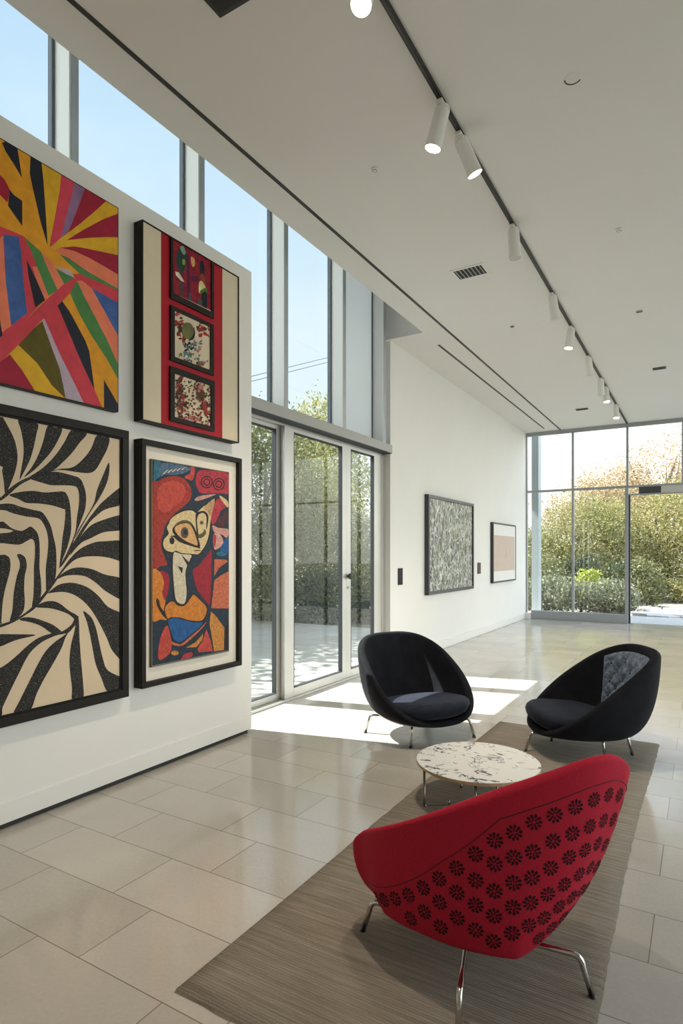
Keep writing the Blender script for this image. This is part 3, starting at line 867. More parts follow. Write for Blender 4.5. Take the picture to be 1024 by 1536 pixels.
class Shell:
    """upholstered tub: rim (list of Vectors, closed) over a base ring, wall of thickness th"""
    def __init__(self, rim, ctr, rbase, z0, th=.05, kap=.84, lam=.10, zseat=.2, kin=1.12, fill=.78):
        self.rim = rim; self.N = len(rim); self.c = Vector(ctr); self.z0 = z0; self.th = th
        self.kap = kap; self.lam = lam; self.zs = zseat; self.rb = rbase; self.kin = kin; self.fill = fill

    def _r(self, i):
        i = i % self.N; a = int(i); f = i - a
        return self.rim[a % self.N].lerp(self.rim[(a + 1) % self.N], f)

    def dirn(self, i):
        p = self._r(i); d = Vector((p.x - self.c.x, p.y - self.c.y, 0))
        return d.normalized()

    def base(self, i, k=1.0, z=None):
        d = self.dirn(i); rr = self.rb(d) if callable(self.rb) else self.rb
        R = self._r(i)
        rr = min(rr, self.fill * math.hypot(R.x - self.c.x, R.y - self.c.y))
        return Vector((self.c.x + d.x * rr * k, self.c.y + d.y * rr * k, self.z0 if z is None else z))

    def outer(self, i, s):
        R = self._r(i); B = self.base(i)
        kap = self.kap(self.dirn(i)) if callable(self.kap) else self.kap
        lam = self.lam(self.dirn(i)) if callable(self.lam) else self.lam
        C = Vector((B.x + (R.x - B.x) * kap, B.y + (R.y - B.y) * kap, self.z0 + lam * (R.z - self.z0)))
        return bez(B, C, R, s)

    def inner(self, i, q):
        R = self._r(i) - self.dirn(i) * self.th
        B = self.base(i, self.kin, self.zs)
        C = Vector((B.x + (R.x - B.x) * .55, B.y + (R.y - B.y) * .55, self.zs + .12 * (R.z - self.zs)))
        return bez(R, C, B, q)

    def normal(self, i, s):
        e = .01
        a = self.outer(i + .2, s) - self.outer(i - .2, s)
        b = self.outer(i, min(s + e, 1)) - self.outer(i, max(s - e, 0))
        return a.cross(b).normalized()

    def mesh(self, ns=18, nin=14, nr=6):
        rings = []
        idx = range(self.N)
        rings.append([self.base(i, .5, self.z0 - .004) for i in idx])
        for k in range(ns + 1):
            rings.append([self.outer(i, k / ns) for i in idx])
        for k in range(1, nr):
            a = PI * k / nr
            row = []
            for i in idx:
                R = self._r(i); d = self.dirn(i)
                row.append(R - d * (self.th / 2) * (1 - math.cos(a)) + Vector((0, 0, 1)) * (self.th * .45 * math.sin(a)))
            rings.append(row)
        for k in range(nin + 1):
            rings.append([self.inner(i, k / nin) for i in idx])
        mb = MB(); n = self.N
        vs = [p for r in rings for p in r]; fs = []
        for r in range(len(rings) - 1):
            for i in range(n):
                j = (i + 1) % n
                fs.append((r*n+i, r*n+j, (r+1)*n+j, (r+1)*n+i))
        fs.append(tuple(range(n - 1, -1, -1)))
        fs.append(tuple((len(rings)-1)*n + i for i in range(n)))
        mb.add(vs, fs)
        return mb


def cushion(outline, zlo, h, tilt, n=72):
    """outline: function angle -> (x, y) about the local origin; a plump pad"""
    prof = [(0, 0), (.45, 0), (.68, .05), (.86, .15), (.95, .30), (.985, .46), (1.0, .62), (.985, .76), (.94, .89), (.86, .95), (.65, 1.0), (.35, 1.03), (.0, 1.04)]
    mb = MB(); vs = []; fs = []
    for s, z in prof:
        for k in range(n):
            a = 2 * PI * k / n
            x, y = outline(a); x *= max(s, .001); y *= max(s, .001)
            vs.append((x, y, zlo + z * h + tilt * x * min(1, z * 1.2)))
    for r in range(len(prof) - 1):
        for k in range(n):
            j = (k + 1) % n
            fs.append((r*n+k, r*n+j, (r+1)*n+j, (r+1)*n+k))
    mb.add(vs, fs)
    return mb


def leg_path(foot, ctr, ztop, inner=.42, bend=.93, rise=0.0):
    """steel leg: runs out under the tub, turns down to its foot"""
    F = Vector((foot[0], foot[1], 0)); C = Vector((ctr[0], ctr[1], 0))
    a = C + (F - C) * inner; b = C + (F - C) * bend; pts = [Vector((a.x, a.y, ztop + rise))]
    p0 = Vector((b.x, b.y, ztop)); d = (F - C).normalized()
    R = .035
    pts.append(p0 - d * R)
    for k in range(1, 6):
        an = PI / 2 * k / 5
        pts.append(p0 - d * R + d * (R * math.sin(an)) + Vector((0, 0, -R * (1 - math.cos(an)))))
    pts.append(Vector((F.x, F.y, .012)))
    return pts


def add_legs(root, feet, ctr, ztop, r=.0105, inner=.42):
    for f in feet:
        o = MB().tube(leg_path(f, ctr, ztop, inner), r, 12).build('leg', M_CHROME, root, smooth=True)
        MB().lathe([(0, 0), (.014, 0), (.015, .006), (.012, .014), (0, .015)], (f[0], f[1], 0), n=16).build('glide', M_BLACK, o, smooth=True)


def black_rim(Lf=.43, Lb=.44, W=.465, zf=.165, zb=.77, p=1.0, n=120):
    out = []
    for k in range(n):
        a = 2 * PI * k / n
        ca, sa = math.cos(a), math.sin(a)
        e = 2 / 2.5
        x = (Lf if ca > 0 else Lb) * math.copysign(abs(ca) ** e, ca)
        s = (Lf - x) / (Lf + Lb)
        w = W * (1 - .07 * max(0, s - .45) / .55)
        y = w * math.copysign(abs(sa) ** e, sa)
        out.append(Vector((x - .03 * s, y, zf + (zb - zf) * (1 - (1 - min(1, s)) ** 1.28))))
    return out


def to_world(root, pts):
    m = world_of(root)
    return [m @ Vector(p) for p in pts]


def xf(mb, root):
    mb.v = [tuple(p) for p in to_world(root, mb.v)]
    return mb


def black_chair(loc, rz, feet, fctr, label, tufted):
    root = empty('lounge_chair', (loc[0], loc[1], 0), rz, label, 'chair', 'black velvet lounge chairs')
    sh = Shell(black_rim(), (.02, 0, 0), lambda d: .25, .160, .068, .92, .025, .20)
    xf(sh.mesh(), root).build('shell', M_DARKV, root, smooth=True)

    def outl(a):
        e = 2 / 2.3
        ca, sa = math.cos(a), math.sin(a)
        x = (.455 if ca > 0 else .20) * math.copysign(abs(ca) ** e, ca)
        return x, (.385 + .03 * max(0, ca)) * (1 if ca > 0 else (1 - .22 * -ca)) * math.copysign(abs(sa) ** e, sa)
    xf(cushion(outl, .190, .124, .10), root).build('seat_cushion', M_SEATV, root, smooth=True)
    ring = []
    if tufted: pass
    for i in range(0, sh.N, 3):
        q = sh.outer(i, .40) + sh.normal(i, .40) * -.004; ring.append(Vector((q.x, q.y, q.z - .004)))
    m = MB(); m.tube(ring + [ring[0]], .008, 8, cap=False)
    if not tufted: xf(m, root).build('base_ring', M_CHROME, root, smooth=True)
    if tufted:
        mb = MB(); na, nq = 66, 54; vs = []; fs = []
        h = sh.N / 2; span = sh.N * .155
        for a in range(na + 1):
            for q in range(nq + 1):
                fa, fq = a / na, q / nq
                i = h + (fa - .5) * 2 * span; qq = .03 + fq * .74
                p = sh.inner(i, qq)
                nrm = (sh.inner(i + .5, qq) - sh.inner(i - .5, qq)).cross(sh.inner(i, qq + .01) - sh.inner(i, qq - .01)).normalized()
                if nrm.x < 0: nrm = -nrm
                A, B = fa * 5 + fq * 4, fa * 5 - fq * 4
                tuft = (abs(math.sin(PI * A)) * abs(math.sin(PI * B))) ** .45
                edge = min(1, min(fa, 1 - fa) * 9, min(fq, 1 - fq) * 9)
                vs.append(p + nrm * (.002 + edge ** .5 * (.010 + .026 * tuft)))
        for a in range(na):
            for q in range(nq):
                k = a * (nq + 1) + q
                fs.append((k, k + 1, k + nq + 2, k + nq + 1))
        o = xf(mb.add(vs, fs), root).build('back_cushion', M_TUFT, root, smooth=True)
        for A in range(0, 10):
            for B in range(-5, 7):
                fa, fq = (A + B) / 10, (A - B) / 8
                if .08 < fa < .92 and .08 < fq < .92:
                    i = h + (fa - .5) * 2 * span; qq = .03 + fq * .74
                    p = sh.inner(i, qq); b = sh.dirn(i)
                    btn = MB(); btn.lathe([(0, .018), (.008, .016), (.012, .010), (.012, .004)], p, (-b.x, 0 - b.y, .35), 10)
                    xf(btn, root).build('tuft_button', M_DARKV, o, smooth=True)
    add_legs(root, feet, fctr, .150)
    return root


black_chair((-2.06, 4.66), math.radians(-31), [(-2.425, 4.46), (-1.935, 4.295), (-1.60, 4.80), (-2.09, 4.965)], (-2.01, 4.63),
            'black velvet lounge chair with a plain smooth back, nearest the sliding doors', False)
black_chair((-.74, 4.90), math.radians(-150), [(-1.144, 4.63), (-.443, 4.944), (-1.03, 4.99), (-.60, 4.72)], (-.79, 4.84),
            'black lounge chair with a blue tufted back cushion at the far end of the rug', True)

# ---- red chair, seen from behind
RC = FWD * 2.25 + RGT * .50
rr_ = empty('lounge_chair', (RC.x, RC.y, 0), math.radians(150), 'red lounge chair printed with rows of black flower motifs, nearest on the rug', 'chair')
near = [(529,1264,2.42),(542,1252,2.36),(566,1248,2.25),(605,1240,2.16),(680,1219,2.05),(760,1196,1.99),(840,1170,1.97),(895,1150,1.99),(930,1143,2.05),(945,1158,2.13)]
far = [(930,.62,2.28),(875,.45,2.43),(780,.32,2.53),(680,.26,2.56),(600,.27,2.55),(556,.28,2.53),(536,.30,2.49)]
ctl = [tuple(at_depth(u, v, t_)) for u, v, t_ in near]
for u, z, t_ in far:
    p = FWD * t_ + RGT * ((u - 512) / FX * t_); ctl.append((p.x, p.y, z))
rim = [Vector(p) for p in catmull(ctl, True, 9)]
shr = Shell(rim, (RC.x, RC.y, 0), lambda d: .26 - .03 * max(0, d.dot(RGT)) + .07 * max(0, -d.dot(RGT)), .150, .05, lambda d: .86 - .20 * max(0, d.dot(RGT)) + .12 * max(0, -d.dot(RGT)),
            lambda d: .03 + .14 * max(0, d.dot(RGT)), .20, .8, .88)
mb = shr.mesh(24, 14, 6)
NN = shr.N
# the seam between the plain rim band and the printed cloth, and the printed flowers
def seam_s(i):
    """height of the seam on the tub: low at the left tip, close under the rim at the back"""
    R = shr._r(i); x = (R - Vector((RC.x, RC.y, R.z))).dot(RGT)
    if (R - Vector((RC.x, RC.y, R.z))).dot(FWD) > .22: return .5
    return float(np.interp(x, [-.46, -.42, -.16, .02, .3], [.45, .52, .80, .935, .94]))


def arc(i0, i1, s):
    return (shr.outer(i1, s) - shr.outer(i0, s)).length


def motif(i, s, R=.027):
    p = shr.outer(i, s); n = shr.normal(i, s)
    if n.dot(Vector((p.x - RC.x, p.y - RC.y, 0))) < 0 and s > .2: n = -n
    if s <= .2 and n.z > 0: n = -n
    up = (shr.outer(i, min(1, s + .02)) - p).normalized(); sd = n.cross(up).normalized(); up = sd.cross(n)
    if p.z < .185: return
    rnd = random.Random(int(i * 977 + s * 5077))
    rot = rnd.uniform(0, PI)

    def add(cx, cy, rx, ry, an, k=7):
        vs = []
        for j in range(k):
            b = 2 * PI * j / k
            x = rx * math.cos(b); y = ry * math.sin(b)
            X_ = cx + x * math.cos(an) - y * math.sin(an); Y_ = cy + x * math.sin(an) + y * math.cos(an)
            vs.append(p + sd * X_ + up * Y_ + n * (.0012 + (X_*X_ + Y_*Y_) * -1.2))
        # orient the face outwards
        nn = (vs[1] - vs[0]).cross(vs[2] - vs[1])
        mb.add(vs if nn.dot(n) > 0 else vs[::-1], [tuple(range(k))], 1)
    for k in range(10):
        a = rot + 2 * PI * k / 10
        add(R * .80 * math.cos(a), R * .80 * math.sin(a), R * .27, R * .19, a)
    for k in range(6):
        a = rot + .3 + 2 * PI * k / 6
        add(R * .38 * math.cos(a), R * .38 * math.sin(a), R * .24, R * .12, a, 6)


ACC = [0.0]
for i in range(NN * 4):
    ACC.append(ACC[-1] + arc(i / 4, (i + 1) / 4, .62))
TOT = ACC[-1]
CW = .064                                  # column pitch
NC = 2 * round(TOT / CW / 2)
for c_i in range(NC):
    j = int(np.searchsorted(ACC, (c_i + .25) / NC * TOT)); i = max(0, j - 1) / 4
    ss = seam_s(i)
    tab = [(0.0, ss)]
    for k in range(60):
        a, b = ss * (1 - k / 60), ss * (1 - (k + 1) / 60)
        tab.append((tab[-1][0] + (shr.outer(i, a) - shr.outer(i, b)).length, b))
    pitch = .088; d_ = .045
    while d_ < tab[-1][0] - .03:
        s_ = next(b for (L_, b) in tab if L_ >= d_)
        gap = arc(i - .5, i + .5, s_) / max(1e-6, arc(i - .5, i + .5, .62)) * CW
        if gap > .046 or (c_i % 2 == 0 and gap > .024) or c_i % 4 == 0:
            motif(i, s_, .0265)
        d_ += pitch
mb.build('shell', [M_RED, M_MOTIF], rr_, smooth=True)
MB().tube([shr.outer(i, seam_s(i)) + shr.dirn(i) * .0006 for i in list(range(NN)) + [0]], .0017, 6, cap=False).build('seam', plain('seam_dark', (.10, .004, .01), .8), rr_, smooth=True)
inv = world_of(rr_).inverted()


def outl_r(a):
    d = Matrix.Rotation(math.radians(150), 3, 'Z') @ Vector((math.cos(a), math.sin(a), 0))
    best = max(range(NN), key=lambda i: shr.dirn(i).dot(d))
    R_ = Vector((rim[best].x - RC.x, rim[best].y - RC.y, 0)).length
    R_ = min(R_ - .09, .23)
    return R_ * math.cos(a), R_ * math.sin(a)


xf(cushion(outl_r, .17, .085, .02, 48), rr_).build('seat_cushion', M_RED, rr_, smooth=True)
add_legs(rr_, [(-1.15, 2.095), (-.637, 1.76), (-.317, 2.18), (-.83, 2.51)], (-.735, 2.135), .138, .0105, .35)

# ---- rug
RZ = .012
t = NT('woven_rug')
co = t.coords('Object')
row = t.n('ShaderNodeTexWave', {'Vector': co, 'Scale': 26.0, 'Distortion': 3.0, 'Detail': 2.0, 'Detail Scale': 3.0}, wave_type='BANDS', bands_direction='Y').outputs[0]
st = t.noise(9, t.coords('Object', scale=(.35, 7, 1)), 5, .6); fine = t.noise(260, t.coords('Object', scale=(1, 1.6, 1)), 3, .7)
big = t.noise(1.6, co, 3)
c = t.ramp(st, [(.3, (.22, .185, .14)), (.5, (.315, .27, .215)), (.7, (.41, .36, .30))])
c = t.mix(.55, c, t.ramp(fine, [(.3, (.35, .33, .3)), (.7, (1.15, 1.13, 1.1))]), 'MULTIPLY')
c = t.mix(.25, c, t.ramp(big, [(.35, (.75, .75, .75)), (.65, (1.1, 1.1, 1.1))]), 'MULTIPLY')
c = t.mix(t.math('MULTIPLY', row, .25), c, (.15, .12, .09, 1))
M_RUG = t.bsdf(c, .95, 0, t.math('ADD', t.math('MULTIPLY', row, .7), fine), .7, .004)
rg = MB(); nx, ny = 26, 78; vs = []; fs = []
rr2 = random.Random(3)
X0, X1, Y0, Y1r = -1.56, -.30, 1.485, 5.36
for j in range(ny + 1):
    for i in range(nx + 1):
        fx, fy = i / nx, j / ny
        jx = (rr2.uniform(-.004, .004) if i in (0, nx) else 0) + .012 * math.sin(fy * 7 + 1) * (1 if i in (0, nx) else .5)
        x = X0 + (X1 - X0) * fx + jx; y = Y0 + (Y1r - Y0) * fy + (rr2.uniform(-.004, .004) if j in (0, ny) else 0)
        z = .001 if (i in (0, nx) or j in (0, ny)) else (.009 if (i in (1, nx-1) or j in (1, ny-1)) else RZ)
        if i in (1, nx - 1): x = (X0 + .006 + jx) if i == 1 else (X1 - .006 + jx)
        if j in (1, ny - 1): y = Y0 + .006 if j == 1 else Y1r - .006
        vs.append((x, y, z))
for j in range(ny):
    for i in range(nx):
        k = j * (nx + 1) + i
        fs.append((k, k + 1, k + nx + 2, k + nx + 1))
tag(rg.add(vs, fs).build('rug', M_RUG, None, smooth=True), 'long grey brown woven rug under the chairs and round table', 'rug')

# ---- coffee table
TC = FWD * 3.66 + RGT * .823
tb = empty('coffee_table', (TC.x, TC.y, 0), 0, 'low round coffee table with a black scrawled white top on steel legs', 'table')
t = NT('scrawled_laminate')
co = t.coords('Object')
m1 = t.noise(4.0, t.coords('Object', scale=(1.0, 1.7, 1), rot=(0, 0, .5)), 4, .55, .9); m2 = t.noise(2.6, t.coords('Object', loc=(3, 1, 0), scale=(1, 1.8, 1)), 3, .5, 1.4); msk = t.noise(7, t.coords('Object', loc=(7, 2, 5)), 3)
wid = t.noise(14, t.coords('Object', loc=(1, 9, 2)), 2)
l1 = t.math('LESS_THAN', t.math('ABSOLUTE', t.math('SUBTRACT', m1, .5)), t.math('MULTIPLY', t.math('MAXIMUM', t.math('SUBTRACT', wid, .38), 0), .085))
l2 = t.math('LESS_THAN', t.math('ABSOLUTE', t.math('SUBTRACT', m2, .52)), t.math('MULTIPLY', t.math('MAXIMUM', t.math('SUBTRACT', wid, .42), 0), .06))
sp = t.math('MULTIPLY', t.math('GREATER_THAN', t.noise(60, co, 3, .7), .63), t.math('GREATER_THAN', msk, .60))
k_ = t.math('MULTIPLY', t.math('MAXIMUM', l1, l2), t.math('GREATER_THAN', msk, .46))
M_TTOP = t.bsdf(t.mix(k_, (.74, .72, .68, 1), (.045, .045, .055, 1)), .35)
M_STEEL = plain('dark_steel', (.25, .23, .21), .25, metal=1.0)
M_PLY = plain('birch_edge', (.45, .32, .19), .55, var=.15, scale=60)
MB().lathe([(0, .2505), (.3655, .2505), (.3665, .2495)], (TC.x, TC.y, 0), n=96, m=0).build('tabletop', M_TTOP, tb, auto=40)
MB().lathe([(0, .228), (.356, .228), (.366, .233), (.3675, .247), (.3662, .2503)], (TC.x, TC.y, 0), n=96).build('edge_band', M_PLY, tb, auto=40)


def table_leg(foot, inward, n_=6):
    F = Vector((foot[0], foot[1], 0)); d = Vector((inward[0], inward[1], 0)).normalized()
    R = .018
    pts = [Vector((F.x, F.y, .229)), Vector((F.x, F.y, .009 + R))]
    for k in range(1, n_):
        a = PI / 2 * k / (n_ - 1)
        pts.append(F + d * (R * (1 - math.cos(a))) + Vector((0, 0, .009 + R - R * math.sin(a))))
    pts.append(F + d * .135 + Vector((0, 0, .009)))
    for k in range(1, n_):
        a = PI / 2 * k / (n_ - 1)
        pts.append(F + d * (.135 + .014 * math.sin(a)) + Vector((0, 0, .009 + .014 * (1 - math.cos(a)))))
    pts.append(F + d * .149 + Vector((0, 0, .04)))
    return MB().tube(pts, .0075, 10)


for lat, dt, il, idt in ((-.335, -.09, 1, .12), (-.085, -.33, .9, .6), (.30, .17, -1, -.2), (-.02, .33, -.3, -1)):
    p = TC + RGT * lat + FWD * dt; q = RGT * il + FWD * idt
    table_leg(p, q)  .build('leg', M_STEEL, tb, smooth=True)
# ------------------------------------------------------------------ track lights and ceiling fittings
XT = -1.385
tr = empty('lighting_track', (XT, 5, CZ), 0, 'thin black lighting track running along the white ceiling', 'track')
MB().box(XT - .015, XT + .015, YB + .3, YE - .1, CZ - .022, CZ).build('rail', M_TRACK, tr)
MB().box(XT - .006, XT + .006, YB + .3, YE - .1, CZ - .024, CZ - .021).build('conductor_groove', M_BLACK, tr)
M_LENS = emit('lamp_lens', (1.0, .83, .58), 9.0)
M_LENSOFF = plain('lens_off', (.5, .49, .46), .3)
LAMPS = [  # y along the track, aim (x, y, z), lit, label
    (2.58, (.10, -.55, -1), True, 'white track spotlight nearest the camera, its lit lens cut by the top of the picture'),
    (3.55, (-.28, -.02, -1), True, 'lit white track spotlight tilted towards the gallery wall, second along the track'),
    (3.88, (.35, .35, -1), True, 'lit white track spotlight tilted away from the gallery wall, third along the track'),
    (5.19, (.05, .05, -1), False, 'unlit white track spotlight just before the ceiling vent'),
    (6.75, (.10, .25, -1), False, 'unlit white track spotlight fifth along the track, past the ceiling vent'),
    (7.85, (-.12, -.1, -1), True, 'lit white track spotlight sixth along the track, beyond two unlit ones'),
    (9.14, (.1, .2, -1), False, 'unlit white track spotlight seventh along the track'),
    (10.39, (.0, .2, -1), False, 'unlit white track spotlight eighth along the track, right before a lit pair'),
    (10.95, (.10, -.15, -1), True, 'lit white track spotlight ninth along the track'),
    (12.35, (.05, -.2, -1), True, 'lit white track spotlight closest to the end window'),
]
for y, aim, lit, lab in LAMPS:
    r_ = empty('track_spotlight', (XT, y, CZ), 0, lab, 'spotlight', 'white spotlights on the black ceiling track')
    MB().box(XT - .02, XT + .02, y - .06, y + .06, CZ - .045, CZ - .0245).build('adapter', M_LAMP, r_, bevel=.004)
    a = Vector(aim).normalized()
    top = Vector((XT, y, CZ - .045))
    MB().lathe([(0, .0), (.040, .0), (.044, .008), (.044, .022), (.03, .03), (0, .031)], top + Vector((0, 0, .003)), (0, 0, -1), 28).build('swivel', M_LAMP, r_, smooth=False, auto=35)
    p = top + Vector((0, 0, -.01))
    L = .235
    hd_ = MB().lathe([(0, 0), (.040, .0), (.047, .008), (.048, .06), (.049, .15), (.052, L), (.049, L + .001), (.047, L - .012), (0, L - .012)], p, a, 32).build('lamp_head', M_LAMP, r_, auto=35)
    MB().lathe([(.0475, L - .003), (.0, L - .0028)], p, a, 32).build('lens', M_LENS if lit else M_LENSOFF, hd_)
    if lit:
        ld = bpy.data.lights.new('spot', 'SPOT')
        ld.energy = SPOT_E; ld.spot_size = math.radians(78); ld.spot_blend = .8; ld.color = (1, .86, .68); ld.shadow_soft_size = .045
        lo = bpy.data.objects.new('spot_beam', ld); COL.objects.link(lo)
        lo.location = p + a * (L + .012)
        lo.rotation_euler = a.to_track_quat('-Z', 'Y').to_euler()

M_GRILLE = plain('grille_black', (.012, .012, .012), .6)
# air vent
vp = at_depth(705, 408, (CZ - CAMZ) * FX / (HORIZON - 408))
v_ = empty('ceiling_vent', (vp.x, vp.y, CZ), 0, 'small rectangular black slatted air vent in a white ceiling plate', 'vent')
vm = frame4(0, .006, -.17, .17, -.13, .13, .028)
vm.v = [(vp.x + b, vp.y + c_, CZ - .006 + a * 1.0) for a, b, c_ in vm.v]
vm.build('vent_frame', M_LAMP, v_)
MB().box(vp.x - .142, vp.x + .142, vp.y - .102, vp.y + .102, CZ - .002, CZ + .001).build('vent_duct', M_GRILLE, v_)
for k in range(7):
    x = vp.x - .12 + k * .04
    MB().add([(x - .012, vp.y - .1, CZ - .001), (x - .009, vp.y - .1, CZ - .001), (x + .006, vp.y - .1, CZ - .007), (x + .003, vp.y - .1, CZ - .007),
              (x - .012, vp.y + .1, CZ - .001), (x - .009, vp.y + .1, CZ - .001), (x + .006, vp.y + .1, CZ - .007), (x + .003, vp.y + .1, CZ - .007)],
             [(0,1,2,3),(7,6,5,4),(0,4,5,1),(1,5,6,2),(2,6,7,3),(3,7,4,0)]).build('louvre', M_ALUD, v_)
# big black square fitting cut by the top edge
s_ = at_depth(330, 26, (CZ - CAMZ) * FX / (HORIZON - 26))
b_ = empty('ceiling_speaker', (s_.x, s_.y, CZ), 0, 'black square ceiling fitting cut by the top of the picture', 'ceiling fitting')
q_ = MB(); w = .30
e1 = (at_depth(300, 0, 2.82 * FX / 831) - s_).normalized(); e2 = (at_depth(366, 0, 2.82 * FX / 831) - s_).normalized()
e1 = Vector((-.0, -1, 0)); e2 = Vector((1, 0, 0))
MB().box(s_.x, s_.x + w, s_.y - w, s_.y, CZ - .006, CZ).build('housing', M_BLACK, b_, bevel=.002)
MB().box(s_.x + .025, s_.x + w - .025, s_.y - w + .025, s_.y - .025, CZ - .009, CZ - .005).build('grille', M_GRILLE, b_)


def round_fit(u, v, r, lab, name, cat, dark=False, arcf=False):
    p = at_depth(u, v, (CZ - CAMZ) * FX / (HORIZON - v))
    o = empty(name, (p.x, p.y, CZ), 0, lab, cat)
    MB().lathe([(0, -.018), (r * .6, -.018), (r * .9, -.012), (r, -.002), (r, 0)], (p.x, p.y, CZ), n=32).build('housing', M_LAMP, o, auto=35)
    MB().lathe([(r * .55, -.0185), (r * .62, -.0195), (r * .68, -.0165)], (p.x, p.y, CZ), n=32).build('sensor_ring', plain('ring_grey', (.2, .2, .2), .5), o)
    return o


round_fit(562, 253, .028, 'small white round detector on the ceiling left of the track', 'smoke_detector', 'detector')
round_fit(928, 343.5, .030, 'small white round detector on the ceiling right of the track', 'smoke_detector', 'detector')
p = at_depth(859, 117, (CZ - CAMZ) * FX / (HORIZON - 117))
o = empty('ceiling_downlight', (p.x, p.y, CZ), 0, 'round white flush ceiling disc with its crescent shadow modelled in black', 'ceiling fitting')
MB().lathe([(0, -.003), (.046, -.003), (.05, 0)], (p.x, p.y, CZ), n=40).build('disc', M_CEIL, o, auto=35)
ring = [p + Vector((0, 0, -.003)) + (RGT * math.cos(a) + FWD * math.sin(a)) * .046 for a in [math.radians(10 + 150 * k / 24) for k in range(25)]]
MB().tube([Vector((q.x, q.y, CZ - .002)) for q in ring], .0045, 8).build('shadow_crescent', M_BLACK, o, smooth=True)  # black tube standing in for the shadow arc of the round fitting


def slot_fit(u, v, hw, hd_, lab, m):
    p = at_depth(u, v, (CZ - CAMZ) * FX / (HORIZON - v))
    o = empty('ceiling_grille', (p.x, p.y, CZ), 0, lab, 'ceiling fitting')
    MB().box(p.x - hw, p.x + hw, p.y - hd_, p.y + hd_, CZ - .012, CZ).build('plate', m, o, bevel=.003)
    mm = MB()
    for k in range(3):
        y_ = p.y - hd_ * .6 + k * hd_ * .6
        mm.box(p.x - hw * .85, p.x + hw * .85, y_ - hd_ * .12, y_ + hd_ * .12, CZ - .014, CZ - .011)
    mm.build('slats', M_GRILLE, o)


slot_fit(988.5, 552, .09, .055, 'dark ceiling grille farther right of the track', plain('grille_bronze', (.05, .045, .04), .5))
slot_fit(872.5, 613.5, .11, .06, 'dark ceiling grille left of the track near the end window', plain('grille_bronze', (.05, .045, .04), .5))
slot_fit(958.5, 466.5, .035, .02, 'tiny pale ceiling plate right of the track, between detector and dark grille', plain('plate_grey', (.42, .41, .4), .5))
slot_fit(768, 489, .022, .02, 'tiny pale ceiling plate between the dark slot and the track', plain('plate_grey', (.42, .41, .4), .5))
# ------------------------------------------------------------------ outside
def stone(name, a, b, sc=1.2, rough=.8):
    t = NT(name)
    nz = t.noise(sc, t.coords(), 6, .65); f = t.noise(sc * 25, t.coords(), 3)
    c = t.mix(.3, t.ramp(nz, [(.3, (*a, 1)), (.7, (*b, 1))]), t.ramp(f, [(.3, (.3, .28, .25)), (.7, (.7, .68, .64))]))
    return t.bsdf(c, rough, 0, f, .2, .01)


t = NT('patio_slabs')
br = t.n('ShaderNodeTexBrick', {'Vector': t.coords(), 'Color1': (.36, .355, .34, 1), 'Color2': (.41, .405, .39, 1), 'Mortar': (.22, .21, .19, 1), 'Scale': 1.0,
         'Mortar Size': .006, 'Brick Width': 1.2, 'Row Height': .6})
M_PATIO = t.bsdf(t.mix(.35, br.outputs[0], t.ramp(t.noise(1.5, t.coords(), 5), [(.3, (.7, .7, .7)), (.7, (1, 1, 1))]), 'MULTIPLY'), .7)
M_SOIL = stone('garden_soil', (.07, .06, .035), (.14, .13, .06), 2.0, .95)
M_TERR = stone('terrace_stone', (.50, .47, .42), (.60, .57, .52), .8)
struct(MB().box(-60, 50, -40, 90, -.30, -.14), 'ground', M_SOIL, 'planted garden ground around the building', 'ground')
struct(MB().box(-9.6, -3.95, -3, 11.0, -.139, -.03).box(-16, -9.6, -3, 9.5, -.139, -.03), 'trim_5', M_PATIO, 'pale paved patio outside the sliding doors', 'patio')
struct(MB().box(-4.2, 8, YE + .13, 16.4, -.139, -.02), 'trim_6', M_TERR, 'pale stone terrace just outside the end window', 'terrace')
rd2 = random.Random(21)
M_FLAG = stone('flagstone', (.52, .50, .46), (.64, .62, .58), 1.5)
k = 0
for ty in range(4):
    for tx in range(6):
        cx = -1.75 + tx * .82 + rd2.uniform(-.12, .12) + (ty % 2) * .4; cy = 16.85 + ty * .78 + rd2.uniform(-.1, .1)
        if cx < -1.3 - ty * .05 or cx > 2.2: continue
        n = rd2.randint(5, 7); ph = rd2.uniform(0, 1); pts = []
        for j in range(n):
            a = 2 * PI * (j + ph + rd2.uniform(-.2, .2)) / n; r0 = rd2.uniform(.34, .43)
            pts.append((cx + r0 * math.cos(a) * 1.12, cy + r0 * math.sin(a)))
        h = rd2.uniform(.015, .05)
        m = MB(); vs = [(x, y, -.139) for x, y in pts] + [(x, y, h - .05) for x, y in pts]
        fs = [tuple(range(n - 1, -1, -1)), tuple(range(n, 2 * n))] + [(j, (j + 1) % n, n + (j + 1) % n, n + j) for j in range(n)]
        o = m.add(vs, fs).build('flagstone', M_FLAG, None, bevel=.012)
        tag(o, 'pale irregular flagstone in the garden path beyond the open doorway', 'flagstone', 'flagstones of the garden path')
struct(MB().box(-3.56, -3.40, 15.0, 15.3, -.14, 5.2), 'trim_7', plain('outer_post', (.40, .45, .48), .6), 'pale square post outside the left edge of the end window', 'post')


